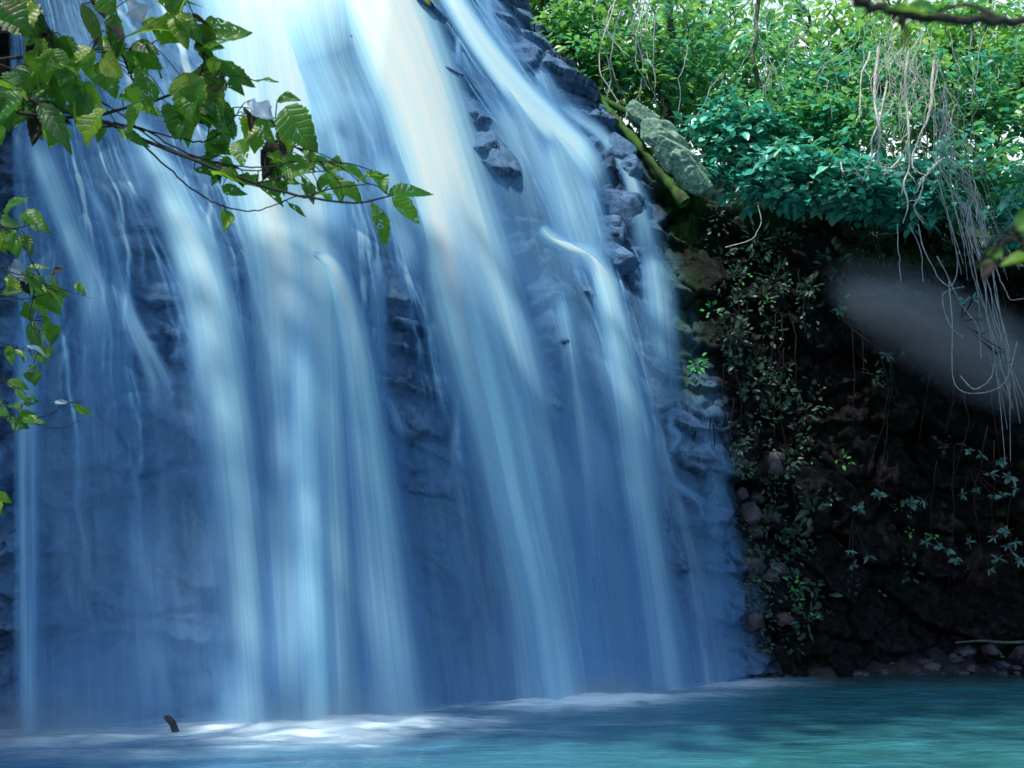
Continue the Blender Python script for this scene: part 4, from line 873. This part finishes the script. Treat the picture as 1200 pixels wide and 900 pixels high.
# ------------------------------------------------------------------ mist
def mist(name, c, sc3, rot, mat, label):
    o = boulder((0, 0, 0), 1, mat, label, name); me = o.data
    bpy.data.objects.remove(o)
    import bmesh
    bm = bmesh.new(); bmesh.ops.create_icosphere(bm, subdivisions=3, radius=1.0); me = bpy.data.meshes.new(name); bm.to_mesh(me); bm.free(); me.materials.append(mat)
    o = bpy.data.objects.new(name, me); COL.objects.link(o); o.location = tuple(c); o.scale = sc3; o.rotation_euler = rot
    return tag(o, label, 'mist')
mist('mist_patch', at(1125, 400, 18.6), (3.1, .9, 1.15), (0, R(30), 0), mat_mist('drifting_mist', 5.0, (.80, .92, 1), .45), 'pale patch of drifting mist in front of the dark wall at right')
mist('mist_patch', at(1035, 362, 18.9), (1.25, .8, .6), (0, R(24), 0), mat_mist('drifting_mist_head', 5.0, (.75, .95, 1), .4), 'brighter left end of the drifting mist below the blue-green shrubs')
mist('spray_cloud', (-2.6, 13.6, .0), (2.0, .9, .75), (0, 0, R(24)), mat_mist('falls_spray', 3.2, (.62, .87, 1)), 'low spray where the cream stream hits the pool')
mist('spray_cloud', (1.2, 16.2, .0), (1.8, .8, .7), (0, 0, R(28)), mat_mist('falls_spray_thin', 3.2, (.62, .87, 1)), 'low spray where the central stream hits the pool')
mist('spray_cloud', (-6.2, 12.1, .05), (2.8, .8, .8), (0, 0, R(22)), mat_mist('falls_spray_left', 2.5, (.62, .87, 1)), 'low spray along the left end of the falls')

# ------------------------------------------------------------------ light, world, camera
SUN_EL, SUN_AZ = R(56), R(-152)            # azimuth from +Y, negative = towards -X (left)
sd = Vector((math.sin(SUN_AZ)*math.cos(SUN_EL), math.cos(SUN_AZ)*math.cos(SUN_EL), math.sin(SUN_EL)))
L = bpy.data.lights.new('sun', 'SUN'); L.energy = 5.0; L.angle = R(1.2); L.color = (1, .95, .82)
lo = bpy.data.objects.new('sun', L); COL.objects.link(lo); lo.rotation_euler = (-sd).to_track_quat('-Z', 'Y').to_euler(); lo.location = (0, 0, 40)
w = bpy.data.worlds.new('World'); sc.world = w; w.use_nodes = True; nt = w.node_tree
sky = nt.nodes.new('ShaderNodeTexSky'); sky.sky_type = 'NISHITA'; sky.sun_disc = False; sky.sun_elevation = SUN_EL; sky.sun_rotation = SUN_AZ
sky.ozone_density = 6.0; sky.air_density = 1.3; sky.dust_density = 1.5
bg = nt.nodes['Background']; bg.inputs[1].default_value = .21; 
tc = nt.nodes.new('ShaderNodeTexCoord'); sp = nt.nodes.new('ShaderNodeSeparateXYZ'); nt.links.new(tc.outputs['Generated'], sp.inputs[0])
def mrange(sock, a, b):
    m = nt.nodes.new('ShaderNodeMapRange'); m.interpolation_type = 'SMOOTHSTEP'; m.inputs[1].default_value = a; m.inputs[2].default_value = b; nt.links.new(sock, m.inputs[0]); return m.outputs[0]
def mul(a, b):
    m = nt.nodes.new('ShaderNodeMath'); m.operation = 'MULTIPLY'; nt.links.new(a, m.inputs[0]); nt.links.new(b, m.inputs[1]); return m.outputs[0]
cn = nt.nodes.new('ShaderNodeTexNoise'); cn.inputs['Scale'].default_value = 2.2; cn.inputs['Detail'].default_value = 5; nt.links.new(tc.outputs['Generated'], cn.inputs['Vector'])
fac = mul(mul(mrange(sp.outputs[1], .1, .5), mrange(sp.outputs[2], .75, .35)), mrange(cn.outputs[0], .25, .45))
mx_ = nt.nodes.new('ShaderNodeMix'); mx_.data_type = 'RGBA'; nt.links.new(fac, mx_.inputs[0]); nt.links.new(sky.outputs[0], mx_.inputs[6]); mx_.inputs[7].default_value = (5.8, 6.8, 7.0, 1)
nt.links.new(mx_.outputs[2], bg.inputs[0])
cd = bpy.data.cameras.new('camera'); co = bpy.data.objects.new('camera', cd); COL.objects.link(co); sc.camera = co
co.location = tuple(CAM); co.rotation_euler = (R(90)+PITCH, 0, 0); cd.sensor_width = 36; cd.lens = FPX/1200*36; cd.clip_start = .05; cd.clip_end = 1000
cd.dof.use_dof = True; cd.dof.focus_distance = 14; cd.dof.aperture_fstop = 6.3
sc.view_settings.view_transform = 'Standard'; sc.view_settings.look = 'None'; sc.view_settings.exposure = 0; sc.view_settings.gamma = 1
cy = sc.cycles; cy.max_bounces = 6; cy.diffuse_bounces = 3; cy.glossy_bounces = 2; cy.transmission_bounces = 3; cy.transparent_max_bounces = 24; cy.volume_bounces = 1
cy.volume_step_rate = 2.0; cy.sample_clamp_indirect = 4; cy.use_denoising = True
try: cy.denoiser = 'OPENIMAGEDENOISE'
except Exception: pass
